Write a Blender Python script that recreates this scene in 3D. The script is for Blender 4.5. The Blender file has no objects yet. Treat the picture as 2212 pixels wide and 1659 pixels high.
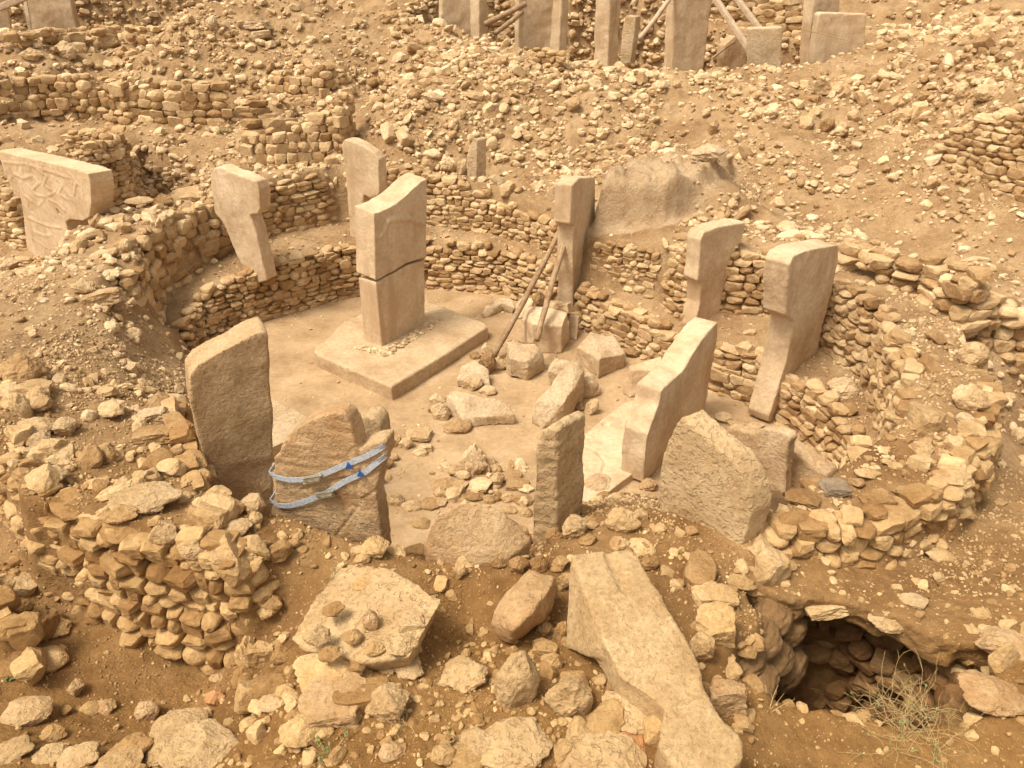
import bpy, bmesh, math, random
import numpy as np
from mathutils import Vector, Matrix, Euler

# ------------------------------------------------------------------ camera, sky, sun, exposure
scene = bpy.context.scene
F, TH, CZ = 1597.0, math.radians(30.0), 8.0       # focal length in px of a 2212 px wide frame, pitch, eye height
CT, ST = math.cos(TH), math.sin(TH)
cam_d = bpy.data.cameras.new('camera'); cam = bpy.data.objects.new('camera', cam_d)
scene.collection.objects.link(cam); scene.camera = cam
cam_d.sensor_width = 36; cam_d.lens = 36 * F / 2212; cam_d.clip_end = 2000; cam_d.clip_start = 0.1
cam.location = (0, 0, CZ); cam.rotation_euler = (math.radians(60), 0, 0)

SUN_EL, SUN_AZ = math.radians(62), math.radians(-122)   # azimuth: from +Y, clockwise
world = bpy.data.worlds.new("World"); scene.world = world; world.use_nodes = True
nt = world.node_tree; nt.nodes.clear()
sky = nt.nodes.new('ShaderNodeTexSky'); sky.sky_type = 'NISHITA'; sky.sun_disc = False
sky.sun_elevation = SUN_EL; sky.sun_rotation = SUN_AZ; sky.dust_density = 5; sky.air_density = 1.0
hs = nt.nodes.new('ShaderNodeHueSaturation'); hs.inputs['Saturation'].default_value = 0.25
mw = nt.nodes.new('ShaderNodeMix'); mw.data_type = 'RGBA'; mw.blend_type = 'MULTIPLY'; mw.inputs[0].default_value = 1
mw.inputs[7].default_value = (1.0, 0.92, 0.775, 1)
bg = nt.nodes.new('ShaderNodeBackground'); bg.inputs['Strength'].default_value = 0.105
wo = nt.nodes.new('ShaderNodeOutputWorld')
nt.links.new(sky.outputs[0], hs.inputs['Color']); nt.links.new(hs.outputs[0], mw.inputs[6])
nt.links.new(mw.outputs[2], bg.inputs[0]); nt.links.new(bg.outputs[0], wo.inputs[0])
sl = bpy.data.lights.new('sun', 'SUN'); sl.energy = 1.5; sl.angle = math.radians(17); sl.color = (1, 0.915, 0.78)
sun = bpy.data.objects.new('sun', sl); scene.collection.objects.link(sun)
sd = Vector((math.sin(SUN_AZ) * math.cos(SUN_EL), math.cos(SUN_AZ) * math.cos(SUN_EL), math.sin(SUN_EL)))
sun.rotation_euler = sd.to_track_quat('Z', 'Y').to_euler()
scene.view_settings.view_transform = 'Standard'; scene.view_settings.look = 'None'
scene.view_settings.exposure = 1.14
scene.cycles.max_bounces = 6; scene.cycles.diffuse_bounces = 4

# ------------------------------------------------------------------ picture point <-> world point
def ray(u, v):
    a = (u - 1106) / F; b = (829.5 - v) / F
    return a, CT + b * ST, -ST + b * CT
def P(u, v, z):
    d = ray(u, v); t = (z - CZ) / d[2]
    return Vector((d[0] * t, d[1] * t, z))
def proj(x, y, z):
    dep = y * CT + (CZ - z) * ST; up = y * ST - (CZ - z) * CT
    return 1106 + F * x / dep, 829.5 - F * up / dep, dep

# ------------------------------------------------------------------ numpy noise
def _h(i, j, k, s):
    n = (i * 374761393 + j * 668265263 + k * 1274126177 + s * 974634777) & 0xFFFFFFFF
    n = ((n ^ (n >> 13)) * 1103515245) & 0xFFFFFFFF
    n = ((n ^ (n >> 16)) * 2246822519) & 0xFFFFFFFF
    return ((n ^ (n >> 15)) & 0xFFFFFF) / float(0xFFFFFF) * 2 - 1
def vnoise(p, s=0):
    p = np.asarray(p, float); f = np.floor(p).astype(np.int64); r = p - f; r = r * r * r * (r * (r * 6 - 15) + 10)
    out = 0
    for a in (0, 1):
        wx = r[:, 0] if a else 1 - r[:, 0]
        for b in (0, 1):
            wy = r[:, 1] if b else 1 - r[:, 1]
            for c in (0, 1):
                wz = r[:, 2] if c else 1 - r[:, 2]
                out = out + wx * wy * wz * _h(f[:, 0] + a, f[:, 1] + b, f[:, 2] + c, s)
    return out
def fbm(p, oct=4, s=0, gain=0.5):
    p = np.asarray(p, float); o = 0; A = 1
    for i in range(oct):
        o = o + A * vnoise(p * 2 ** i + 17.3 * i, s + i); A *= gain
    return o

# ------------------------------------------------------------------ mesh helpers
C = scene.collection
def mk_mesh(name, V, T, smooth=False, attrs=None):
    V = np.ascontiguousarray(V, dtype=np.float32); T = np.ascontiguousarray(T, dtype=np.int32)
    k = T.shape[1]; me = bpy.data.meshes.new(name)
    me.vertices.add(len(V)); me.vertices.foreach_set('co', V.ravel())
    me.loops.add(T.size); me.loops.foreach_set('vertex_index', T.ravel())
    me.polygons.add(len(T)); me.polygons.foreach_set('loop_start', np.arange(0, T.size, k, dtype=np.int32))
    me.polygons.foreach_set('use_smooth', np.full(len(T), smooth))
    for n, a in (attrs or {}).items():
        at = me.attributes.new(n, 'FLOAT', 'POINT'); at.data.foreach_set('value', np.ascontiguousarray(a, dtype=np.float32))
    me.update(calc_edges=True); me.validate()
    return me
def link(name, me, mat=None, parent=None, loc=None, **tags):
    o = bpy.data.objects.new(name, me); C.objects.link(o)
    if mat is not None and me is not None and len(me.materials) == 0: me.materials.append(mat)
    if parent: o.parent = parent
    if loc is not None: o.location = loc
    for k, v in tags.items():
        if v: o[k] = v
    return o
def tag(o, label, cat, group=None, kind=None):
    o['label'] = label; o['category'] = cat
    if group: o['group'] = group
    o['kind'] = kind or 'thing'
    return o
def mesh_arrays(me):
    V = np.empty(len(me.vertices) * 3); me.vertices.foreach_get('co', V)
    me.calc_loop_triangles(); T = np.empty(len(me.loop_triangles) * 3, dtype=np.int32); me.loop_triangles.foreach_get('vertices', T)
    return V.reshape(-1, 3), T.reshape(-1, 3)
def vnormals(V, T):
    n = np.cross(V[T[:, 1]] - V[T[:, 0]], V[T[:, 2]] - V[T[:, 0]]); N = np.zeros_like(V)
    for k in range(3): np.add.at(N, T[:, k], n)
    return N / (np.linalg.norm(N, axis=1, keepdims=True) + 1e-12)
def remesh(pieces, vox, smooth_it=1):
    """closed pieces (V, T) united on a voxel grid -> V, T"""
    Vs, Ts, o = [], [], 0
    for V, T in pieces: Vs.append(V); Ts.append(np.asarray(T) + o); o += len(V)
    me = mk_mesh('tmp', np.vstack(Vs), np.vstack(Ts)); ob = bpy.data.objects.new('tmp', me); C.objects.link(ob)
    m = ob.modifiers.new('r', 'REMESH'); m.mode = 'VOXEL'; m.voxel_size = vox
    if smooth_it:
        s = ob.modifiers.new('s', 'SMOOTH'); s.factor = 0.5; s.iterations = smooth_it
    dg = bpy.context.evaluated_depsgraph_get(); ev = ob.evaluated_get(dg); em = ev.to_mesh()
    V, T = mesh_arrays(em); V, T = V.copy(), T.copy(); ev.to_mesh_clear()
    bpy.data.objects.remove(ob); bpy.data.meshes.remove(me)
    return V, T
def rough(V, T, amp, scale, seed, oct=4, strata=0.0):
    N = vnormals(V, T); q = V * scale + seed * 7.7
    d = fbm(q, oct, seed) * amp
    d = d + np.minimum(0, fbm(V * scale * .45 + 3.3 * seed, 3, seed + 50) + .25) * amp * 2.6      # chipped hollows
    if strata: d = d + strata * vnoise(np.c_[V[:, 0] * 1.5, V[:, 1] * 1.5, V[:, 2] * 14], seed + 9)
    return V + N * d[:, None]
def hull(pts):
    bm = bmesh.new()
    for p in pts: bm.verts.new(p)
    r = bmesh.ops.convex_hull(bm, input=bm.verts)
    bmesh.ops.delete(bm, geom=[v for v in bm.verts if not v.link_faces], context='VERTS')
    bmesh.ops.recalc_face_normals(bm, faces=bm.faces)
    me = bpy.data.meshes.new('h'); bm.to_mesh(me); bm.free(); a = mesh_arrays(me); a = (a[0].copy(), a[1].copy()); bpy.data.meshes.remove(me)
    return a
def prism(poly3, off, off2=None):
    """closed prism: polygon (list of Vectors) swept by vector off"""
    bm = bmesh.new(); vs = [bm.verts.new(p) for p in poly3]; f = bm.faces.new(vs)
    r = bmesh.ops.extrude_face_region(bm, geom=[f])
    nv = [g for g in r['geom'] if isinstance(g, bmesh.types.BMVert)]
    for v in nv: v.co += off
    bmesh.ops.triangulate(bm, faces=bm.faces); bmesh.ops.recalc_face_normals(bm, faces=bm.faces)
    me = bpy.data.meshes.new('h'); bm.to_mesh(me); bm.free(); a = mesh_arrays(me); a = (a[0].copy(), a[1].copy()); bpy.data.meshes.remove(me)
    return a

def ico(sub):
    bm = bmesh.new(); bmesh.ops.create_icosphere(bm, subdivisions=sub, radius=1.0)
    me = bpy.data.meshes.new('i'); bm.to_mesh(me); bm.free(); a = mesh_arrays(me); a = (a[0].copy(), a[1].copy()); bpy.data.meshes.remove(me)
    return a
ICO = {k: ico(k) for k in (1, 2, 3, 4, 5)}
def rock(seed, sub=3, kind='c', noise=.05):
    """chipped stone in the box -0.5..0.5; kind c chipped, b blocky, r rounded"""
    rg = np.random.RandomState(seed); V, T = ICO[sub]; V = V.copy()
    if kind == 'r':
        n, lo, hi = 9, .80, .97
    elif kind == 'b':
        n, lo, hi = 12, .72, .98
        V *= 1.45
        for ax in range(3):
            for sg in (-1, 1):
                nn = np.zeros(3); nn[ax] = sg; nn += rg.uniform(-.2, .2, 3); nn /= np.linalg.norm(nn)
                d = V @ nn; e = rg.uniform(.78, .98); m = d > e; V[m] -= (d[m] - e)[:, None] * nn
    else:
        n, lo, hi = 15, .55, .92
    for i in range(n):
        nn = rg.normal(size=3); nn /= np.linalg.norm(nn); e = rg.uniform(lo, hi) * (1.25 if kind == 'b' else 1)
        d = V @ nn; m = d > e; V[m] -= (d[m] - e)[:, None] * nn
    nr = V / np.linalg.norm(V, axis=1, keepdims=True)
    V = V + nr * (fbm(V * 1.6 + seed, 3, seed) * noise + np.minimum(0, fbm(V * 3 + seed * 3, 2, seed + 5) + .1) * noise)[:, None]
    if sub >= 4: V = V + nr * (fbm(V * 5 + seed, 5, seed + 3, .6) * noise * .42 - np.abs(fbm(V * 2.3 + seed * 5, 3, seed + 8)) * noise * .5)[:, None]
    elif sub == 3: V = V + nr * (fbm(V * 4 + seed, 3, seed + 3, .6) * noise * .3)[:, None]
    mn, mx = V.min(0), V.max(0)
    return (V - (mn + mx) / 2) / (mx - mn), T
def eul(rx, ry, rz):
    """arrays of euler angles -> (n,3,3)"""
    cx, sx, cy, sy, cz, sz = np.cos(rx), np.sin(rx), np.cos(ry), np.sin(ry), np.cos(rz), np.sin(rz)
    M = np.empty((len(rx), 3, 3))
    M[:, 0] = np.c_[cz * cy, cz * sy * sx - sz * cx, cz * sy * cx + sz * sx]
    M[:, 1] = np.c_[sz * cy, sz * sy * sx + cz * cx, sz * sy * cx - cz * sx]
    M[:, 2] = np.c_[-sy, cy * sx, cy * cx]
    return M
def merge_rocks(variants, idx, loc, scl, rot, rg, attrs=True):
    Vs, Ts, A, o = [], [], [], 0
    R = eul(rot[:, 0], rot[:, 1], rot[:, 2]); tint = rg.uniform(0, 1, len(idx))
    for k in range(len(variants)):
        m = np.where(idx == k)[0]
        if len(m) == 0: continue
        V, T = variants[k]
        W = np.einsum('nij,nvj->nvi', R[m], V[None] * scl[m][:, None, :]) + loc[m][:, None, :]
        Vs.append(W.reshape(-1, 3)); nv = len(V)
        Ts.append((T[None] + (np.arange(len(m)) * nv)[:, None, None] + o).reshape(-1, 3)); o += nv * len(m)
        A.append(np.repeat(tint[m], nv))
    return np.vstack(Vs), np.vstack(Ts), np.concatenate(A)

# ------------------------------------------------------------------ materials
def mat(name, cols, nscale=3.0, bump=.4, bscale=18.0, tint=None, pits=0.0, speck=None, rgh=.95, near=None, stain=None, fine=1.0, bdist=.03):
    """cols: dark, mid, light linear colours; tint: 'attr' or 'obj' per-stone variation"""
    cols = [(c[0] * .86, c[1] * .815, c[2] * .78) for c in cols]
    m = bpy.data.materials.new(name); m.use_nodes = True; t = m.node_tree; N = t.nodes; L = t.links; N.clear()
    out = N.new('ShaderNodeOutputMaterial'); bs = N.new('ShaderNodeBsdfPrincipled'); L.new(bs.outputs[0], out.inputs[0])
    bs.inputs['Roughness'].default_value = rgh; bs.inputs['Specular IOR Level'].default_value = .15
    tc = N.new('ShaderNodeTexCoord'); gm = N.new('ShaderNodeNewGeometry')
    def noise(sc, det=8, ro=.6, vec=None):
        n = N.new('ShaderNodeTexNoise'); n.inputs['Scale'].default_value = sc; n.inputs['Detail'].default_value = det; n.inputs['Roughness'].default_value = ro
        L.new(vec or gm.outputs['Position'], n.inputs['Vector']); return n
    def ramp(src, stops):
        r = N.new('ShaderNodeValToRGB'); e = r.color_ramp.elements
        while len(e) < len(stops): e.new(.5)
        for i, (p, c) in enumerate(stops): e[i].position = p; e[i].color = (*c, 1)
        L.new(src, r.inputs[0]); return r
    def mix(a, b, fac, mode='MIX'):
        x = N.new('ShaderNodeMix'); x.data_type = 'RGBA'; x.blend_type = mode
        if isinstance(fac, float): x.inputs[0].default_value = fac
        else: L.new(fac, x.inputs[0])
        for s, q in ((6, a), (7, b)):
            if isinstance(q, tuple): x.inputs[s].default_value = (*q, 1)
            else: L.new(q, x.inputs[s])
        return x.outputs[2]
    n1 = noise(nscale, 10, .62)
    col = ramp(n1.outputs[0], [(.30, cols[0]), (.5, cols[1]), (.70, cols[2])]).outputs[0]
    n2 = noise(nscale * 9, 6, .7)
    col = mix(col, ramp(n2.outputs[0], [(.3, (.72, .68, .62)), (.65, (1.12, 1.12, 1.12))]).outputs[0], .8 * fine, 'MULTIPLY')
    if tint:
        if tint == 'attr':
            a = N.new('ShaderNodeAttribute'); a.attribute_name = 'tint'; src = a.outputs['Fac']
        else:
            a = N.new('ShaderNodeObjectInfo'); src = a.outputs['Random']
        col = mix(col, ramp(src, [(0, (.62, .52, .42)), (.25, (.85, .76, .66)), (.5, (1, .97, .92)), (.8, (1.12, 1.1, 1.08)), (1, (1.3, 1.3, 1.28))]).outputs[0], 1.0, 'MULTIPLY')
    if stain:
        mp = N.new('ShaderNodeMapping'); mp.inputs['Scale'].default_value = (1, 1, .16); L.new(gm.outputs['Position'], mp.inputs[0])
        n3 = noise(stain[1], 5, .6, mp.outputs[0]); col = mix(col, stain[0], ramp(n3.outputs[0], [(.52, (0, 0, 0)), (.68, (.8, .8, .8))]).outputs[0])
    if speck:
        for vs, thr, sc in speck:
            vo = N.new('ShaderNodeTexVoronoi'); vo.inputs['Scale'].default_value = vs; L.new(gm.outputs['Position'], vo.inputs['Vector'])
            g = N.new('ShaderNodeSeparateColor'); L.new(vo.outputs['Color'], g.inputs[0])
            vo.inputs['Randomness'].default_value = 1
            wn = noise(vs * 1.3, 3, .6); wm = N.new('ShaderNodeMath'); wm.operation = 'MULTIPLY_ADD'; L.new(wn.outputs[0], wm.inputs[0]); wm.inputs[1].default_value = .9; L.new(vo.outputs['Distance'], wm.inputs[2])
            k1 = N.new('ShaderNodeMath'); k1.operation = 'LESS_THAN'; L.new(wm.outputs[0], k1.inputs[0]); k1.inputs[1].default_value = .70
            k2 = N.new('ShaderNodeMath'); k2.operation = 'GREATER_THAN'; L.new(g.outputs[0], k2.inputs[0]); k2.inputs[1].default_value = thr
            k3 = N.new('ShaderNodeMath'); k3.operation = 'MULTIPLY'; L.new(k1.outputs[0], k3.inputs[0]); L.new(k2.outputs[0], k3.inputs[1])
            col = mix(col, sc, k3.outputs[0])
    if near:      # darker, browner tint towards the front, broken up by noise
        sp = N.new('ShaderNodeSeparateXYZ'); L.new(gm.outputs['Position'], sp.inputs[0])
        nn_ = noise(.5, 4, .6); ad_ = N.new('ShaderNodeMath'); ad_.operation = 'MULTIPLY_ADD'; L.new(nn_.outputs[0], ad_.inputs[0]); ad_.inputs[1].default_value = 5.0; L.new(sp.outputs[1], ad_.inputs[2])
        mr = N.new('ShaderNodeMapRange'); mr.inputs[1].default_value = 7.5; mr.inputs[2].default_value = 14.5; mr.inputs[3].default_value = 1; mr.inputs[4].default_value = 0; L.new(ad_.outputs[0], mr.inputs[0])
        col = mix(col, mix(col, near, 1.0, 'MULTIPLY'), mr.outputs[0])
    L.new(col, bs.inputs['Base Color'])
    nb = noise(bscale, 12, .68); h = nb.outputs[0]
    if pits:
        vo = noise(bscale * 1.5, 3, .55)
        rr = N.new('ShaderNodeMapRange'); rr.inputs[1].default_value = .36; rr.inputs[2].default_value = .46; rr.inputs[3].default_value = -pits * .5; rr.inputs[4].default_value = 0
        L.new(vo.outputs[0], rr.inputs[0]); ad = N.new('ShaderNodeMath'); L.new(h, ad.inputs[0]); L.new(rr.outputs[0], ad.inputs[1]); h = ad.outputs[0]
    bp = N.new('ShaderNodeBump'); bp.inputs['Strength'].default_value = min(1, bump * 1.35); bp.inputs['Distance'].default_value = bdist
    L.new(h, bp.inputs['Height'])
    b2 = N.new('ShaderNodeBump'); b2.inputs['Strength'].default_value = .6; b2.inputs['Distance'].default_value = .012
    L.new(noise(bscale * 5, 6, .7).outputs[0], b2.inputs['Height']); L.new(bp.outputs[0], b2.inputs['Normal']); L.new(b2.outputs[0], bs.inputs['Normal'])
    return m
def plain(name, col, rgh=.6, metal=0.0):
    m = bpy.data.materials.new(name); m.use_nodes = True; b = m.node_tree.nodes['Principled BSDF']
    n = m.node_tree.nodes.new('ShaderNodeTexNoise'); n.inputs['Scale'].default_value = 30; n.inputs['Detail'].default_value = 5
    r = m.node_tree.nodes.new('ShaderNodeValToRGB'); r.color_ramp.elements[0].color = (*[c * .7 for c in col], 1); r.color_ramp.elements[1].color = (*[min(1, c * 1.2) for c in col], 1)
    r.color_ramp.elements[0].position = .3; r.color_ramp.elements[1].position = .7
    g = m.node_tree.nodes.new('ShaderNodeNewGeometry'); m.node_tree.links.new(g.outputs['Position'], n.inputs[0])
    m.node_tree.links.new(n.outputs[0], r.inputs[0]); m.node_tree.links.new(r.outputs[0], b.inputs['Base Color'])
    b.inputs['Roughness'].default_value = rgh; b.inputs['Metallic'].default_value = metal; return m
M = {}
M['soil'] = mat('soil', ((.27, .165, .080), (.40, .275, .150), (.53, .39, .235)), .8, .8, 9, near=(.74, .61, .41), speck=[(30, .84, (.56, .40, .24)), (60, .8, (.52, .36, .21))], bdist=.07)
M['floor'] = mat('floor', ((.34, .23, .125), (.47, .34, .20), (.57, .43, .27)), 1.1, .5, 8, fine=.8, speck=[(40, .96, (.35, .22, .11))], bdist=.03)
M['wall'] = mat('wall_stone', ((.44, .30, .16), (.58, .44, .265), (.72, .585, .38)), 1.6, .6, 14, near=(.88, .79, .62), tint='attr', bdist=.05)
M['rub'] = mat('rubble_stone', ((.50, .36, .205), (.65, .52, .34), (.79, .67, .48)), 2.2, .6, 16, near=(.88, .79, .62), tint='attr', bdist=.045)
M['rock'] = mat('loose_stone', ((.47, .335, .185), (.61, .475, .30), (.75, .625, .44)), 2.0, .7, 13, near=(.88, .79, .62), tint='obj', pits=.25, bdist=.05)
M['pillar'] = mat('dressed_limestone', ((.56, .41, .26), (.69, .545, .37), (.78, .65, .47)), 1.3, .5, 20, fine=.8, stain=((.46, .31, .18), 2.2), pits=.2, bdist=.03)
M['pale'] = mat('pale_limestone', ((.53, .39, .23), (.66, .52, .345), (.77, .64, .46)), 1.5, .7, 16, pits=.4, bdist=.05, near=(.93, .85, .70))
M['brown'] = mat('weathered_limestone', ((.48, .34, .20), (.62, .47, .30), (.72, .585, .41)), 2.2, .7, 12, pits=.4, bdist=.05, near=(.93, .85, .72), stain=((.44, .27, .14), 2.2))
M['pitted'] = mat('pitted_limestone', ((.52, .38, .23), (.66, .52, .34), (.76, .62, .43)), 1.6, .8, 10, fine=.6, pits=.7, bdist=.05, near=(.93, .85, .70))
M['plinth'] = mat('plinth_stone', ((.44, .31, .18), (.57, .435, .275), (.66, .53, .36)), 1.3, .5, 12, fine=.9, pits=.3, bdist=.04)
M['pit'] = mat('shade_darkened_stone', ((.20, .11, .045), (.30, .18, .085), (.42, .28, .14)), 2, .7, 14, tint='attr', bdist=.05)  # pit lining: the shade of the pit is put into this darker colour
M['greydirt'] = mat('grey_dirt', ((.38, .265, .155), (.49, .365, .23), (.58, .46, .31)), 2.5, .8, 12, speck=[(30, .8, (.6, .45, .3))], bdist=.06)
M['wood'] = mat('weathered_wood', ((.26, .16, .085), (.40, .28, .17), (.52, .40, .27)), 6, .5, 30)
M['wood2'] = mat('pale_timber', ((.46, .35, .24), (.56, .45, .33), (.62, .52, .40)), 4, .3, 30)
M['bag'] = mat('dusty_sandbag_cloth', ((.26, .155, .07), (.34, .215, .105), (.42, .28, .15)), 2.5, .6, 60)
M['strap'] = plain('strap', (.42, .46, .52), .6); M['steel'] = plain('steel', (.42, .38, .28), .45, .6); M['blue'] = plain('blue', (.02, .09, .35), .6)
M['straw'] = plain('straw', (.48, .34, .15), .8); M['green'] = plain('green', (.16, .19, .06), .7); M['cord'] = plain('cord', (.32, .17, .06), .8)
M['slate'] = mat('grey_stone', ((.22, .17, .12), (.29, .235, .17), (.36, .30, .22)), 2, .5, 14)
M['orange'] = mat('reddish_stone', ((.42, .20, .08), (.55, .30, .14), (.62, .40, .22)), 2, .6, 14)
# ------------------------------------------------------------------ the dug ground
def tps(pts):
    pts = np.array(pts, float); X = pts[:, :2] / 10; z = pts[:, 2]; n = len(X)
    def K(A, B):
        r2 = ((A[:, None] - B[None]) ** 2).sum(-1); return .5 * r2 * np.log(r2 + 1e-9)
    A = np.zeros((n + 3, n + 3)); A[:n, :n] = K(X, X) + np.eye(n) * 2e-3; A[:n, n] = 1; A[:n, n + 1:] = X; A[n:, :n] = A[:n, n:].T
    w = np.linalg.solve(A, np.r_[z, 0, 0, 0])
    def f(x, y):
        Q = np.c_[x, y] / 10; o = np.empty(len(Q))
        for i in range(0, len(Q), 40000):
            q = Q[i:i + 40000]; o[i:i + 40000] = K(q, X) @ w[:n] + w[n] + q @ w[n + 1:]
        return o
    return f
def sdist(x, y, poly):
    """signed distance, negative inside"""
    poly = np.array(poly, float); d = np.full(len(x), 1e9); ins = np.zeros(len(x), bool); n = len(poly)
    for i in range(n):
        a, b = poly[i], poly[(i + 1) % n]; e = b - a; wx, wy = x - a[0], y - a[1]
        t = np.clip((wx * e[0] + wy * e[1]) / (e @ e + 1e-12), 0, 1)
        d = np.minimum(d, (wx - t * e[0]) ** 2 + (wy - t * e[1]) ** 2)
        c = (a[1] > y) != (b[1] > y)
        xs = (b[0] - a[0]) * (y - a[1]) / (b[1] - a[1] + 1e-12) + a[0]
        ins ^= c & (x < xs)
    d = np.sqrt(d); return np.where(ins, -d, d)
def px(l): return [tuple(P(u, v, z)) for u, v, z in l]

OUT = px([  # ground outside the ring, (u, v, z)
 (60,1300,1.0),(150,1400,.8),(300,1480,.7),(420,1560,.7),(150,1600,1.0),(20,1560,1.1),(20,1650,1.3),(250,1655,1.3),(450,1640,1.35),(480,1440,.6),(300,1380,.7),(110,1180,.95),(20,1050,1.15),(5,960,1.15),
 (560,1500,1.25),(540,1600,1.5),(620,1400,1.75),(700,1500,1.75),(800,1600,1.75),(1000,1640,1.8),(1000,1480,1.7),(900,1550,1.75),(1200,1500,1.8),(1200,1640,1.8),
 (700,1250,1.85),(850,1300,1.85),(1000,1250,1.65),(1010,1380,1.35),(1150,1420,1.55),(1120,1250,1.7),(1240,1300,1.45),(1350,1430,1.7),(1400,1300,1.65),(1400,1600,1.75),
 (1550,1350,1.6),(1600,1250,1.5),(1650,1560,1.35),(1700,1650,1.4),(1900,1600,1.3),(2100,1650,1.35),(2150,1500,1.5),(2200,1350,1.6),(2000,1300,1.35),(1850,1200,1.3),(2000,1180,1.2),(2180,1150,1.2),(2190,1000,.8),(2180,880,.8),(2200,800,1.0),
 (2100,690,1.5),(2000,625,1.6),(1880,560,1.8),(2205,740,1.9),(2100,640,2.25),(1960,560,2.3),(2100,560,2.6),(2200,620,2.5),(1900,500,2.5),(1750,450,2.3),(1650,420,2.5),
 (2000,450,2.75),(1850,400,2.9),(2150,480,2.9),(1700,340,3.3),(1600,370,2.9),(1900,330,3.4),(2000,260,4.0),(1800,230,4.1),(1600,240,3.9),(1700,160,4.7),(1900,150,5.0),(2100,100,5.9),(2200,60,6.3),(1950,80,5.4),(2180,200,5.2),
 (1290,500,2.2),(1340,430,2.9),(1440,400,3.1),(1540,370,3.3),(1200,440,2.2),
 (1080,410,2.3),(1000,380,2.4),(1150,380,2.5),(1250,360,2.7),(1040,360,2.6),(1400,300,3.2),(1200,300,3.2),(1000,320,3.1),(850,350,2.8),(1100,230,4.0),(1300,220,4.1),(900,230,4.1),(1500,170,4.5),(1300,140,4.8),(1000,150,4.8),(1100,100,5.3),(1250,120,5.0),(1450,140,4.8),(1000,60,5.7),(900,50,5.85),(850,130,4.9),(800,180,4.2),(740,210,4.1),(850,190,4.2),
 (700,130,5.0),(750,60,5.8),(560,20,6.4),(600,100,5.3),(460,30,6.1),(350,90,5.2),(200,90,5.3),(50,80,5.4),(400,60,5.9),(500,150,4.7),(300,130,4.9),(100,130,5.0),(600,200,4.3),(450,170,4.4),(330,180,4.3),
 (200,220,3.6),(100,240,3.5),(250,250,3.3),(400,272,3.15),(550,275,3.1),(50,280,3.3),(280,280,3.1),
 (480,300,2.9),(330,300,2.9),(180,280,3.2),(420,320,2.7),(540,330,2.8),(700,330,2.8),(640,270,3.3),(600,350,2.7),
 (60,300,3.1),(100,560,1.1),(20,560,1.1),(220,480,1.6),
 (30,640,2.2),(100,700,2.2),(30,760,2.2)])
OUT += [(-30,20,3),(30,20,6),(-30,8,2),(30,5,2),(-12,2,1),(12,2,1.5),(0,1,1.8),(0,31,5.3),(-30,34,6),(30,34,7),(-14,12,2.0),(-13,16,1.6),(-6,3,1.3),(6,3,1.4),(-14,7,1.2),(12,7,1.5)]
RING = px([(480,1150,2.2),(350,1050,2.15),(200,1000,2.15),(60,830,2.3),(150,950,2.2),(250,900,2.05),(200,780,2.05),(120,660,2.3),(250,640,2.35),(320,700,1.8),(370,820,1.3),(300,560,2.5),(300,470,2.65),(200,560,2.4),(440,410,2.7),(560,400,2.8),(700,380,2.8),(850,390,2.75),(950,400,2.65),(1150,475,2.2),(1300,525,2.15),(1380,520,2.3),
  (1450,470,2.6),(1600,480,2.5),(1750,540,2.5),(1900,640,2.4),(2030,750,2.3),(2080,900,2.2),(2000,1020,2.0),(1800,1080,1.85),(1600,1200,1.6),(1450,1110,1.8),(1340,1110,1.75),(1200,1180,1.7),(1000,1230,1.7),(850,1190,1.75),(700,1150,1.95),(600,1120,2.0),(500,1200,2.2),(560,1250,2.0),(640,1250,1.9)])
LEDGE = px([(480,615,1.15),(390,655,.95),(650,545,1.3),(720,510,1.3),(900,505,1.3),(1000,520,1.3),(1150,560,1.2),(1300,640,1.0),(1420,680,.95),(1600,710,1.0),(1740,770,1.0),(1850,830,1.0),(1840,900,.95),(1820,960,.85)])
LEDGE += [(5.2,9.2,.8),(4.2,8.6,.55),(3.2,8.3,.45),(1.4,8.0,1.45),(1.6,9.0,.75),(1.3,9.9,.15),(.2,8,.7),(-1,7.6,.3),(-3,8,.2),(-4.2,8.4,.2),(-5.2,10,.5),(-6,11,.7),(-6.6,12.5,.6),(-7.3,14,.5),(.5,7.2,1.5),(2.3,7.9,1.3)]
fO, fR, fL = tps(OUT), tps(RING), tps(LEDGE)
POLY_F = [(-7.4,15.2),(-7.3,16.0),(-6.9,16.5),(-6,17.3),(-4.6,18.5),(-3.4,19.0),(-2.4,19.2),(-.3,18.75),(.8,17.7),(1.7,16.6),(2.7,15.4),(3.5,14.5),(4.2,13.6),(4.9,13.0),(5.15,12.5),(5.45,12),(5.65,11.2),(5.7,10.4),(5.2,9.7),(4.3,9.1),(3.2,8.9),(2.3,9.9),(1.3,10.1),(.7,9.2),(0,8.6),(-1,8.3),(-2.2,8.3),(-3.2,8.4),(-3.9,8.7),(-4.4,9.7),(-5,10.6),(-5.7,12),(-6.6,14)]
POLY_L = [(-7.9,15.4),(-8.1,16.1),(-7.7,17.6),(-6.8,19.4),(-5,20.9),(-3.6,20.9),(-2.4,20.5),(-.6,19.9),(.8,18.8),(1.75,16.95),(3.35,15.9),(4.0,15.4),(4.65,15.35),(5.9,14.9),(6.3,13.5),(6.65,12.3),(6.45,11.4),(6.15,10.3),(5.6,9.3),(4.5,8.5),(3.4,7.75),(2.0,7.6),(1.3,7.4),(.25,6.95),(-1,6.9),(-2.1,7.15),(-3.2,7.5),(-3.8,7.6),(-4.5,8.85),(-5.05,9.65),(-5.6,10.8),(-6.5,12.2),(-7.4,13.8)]
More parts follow.
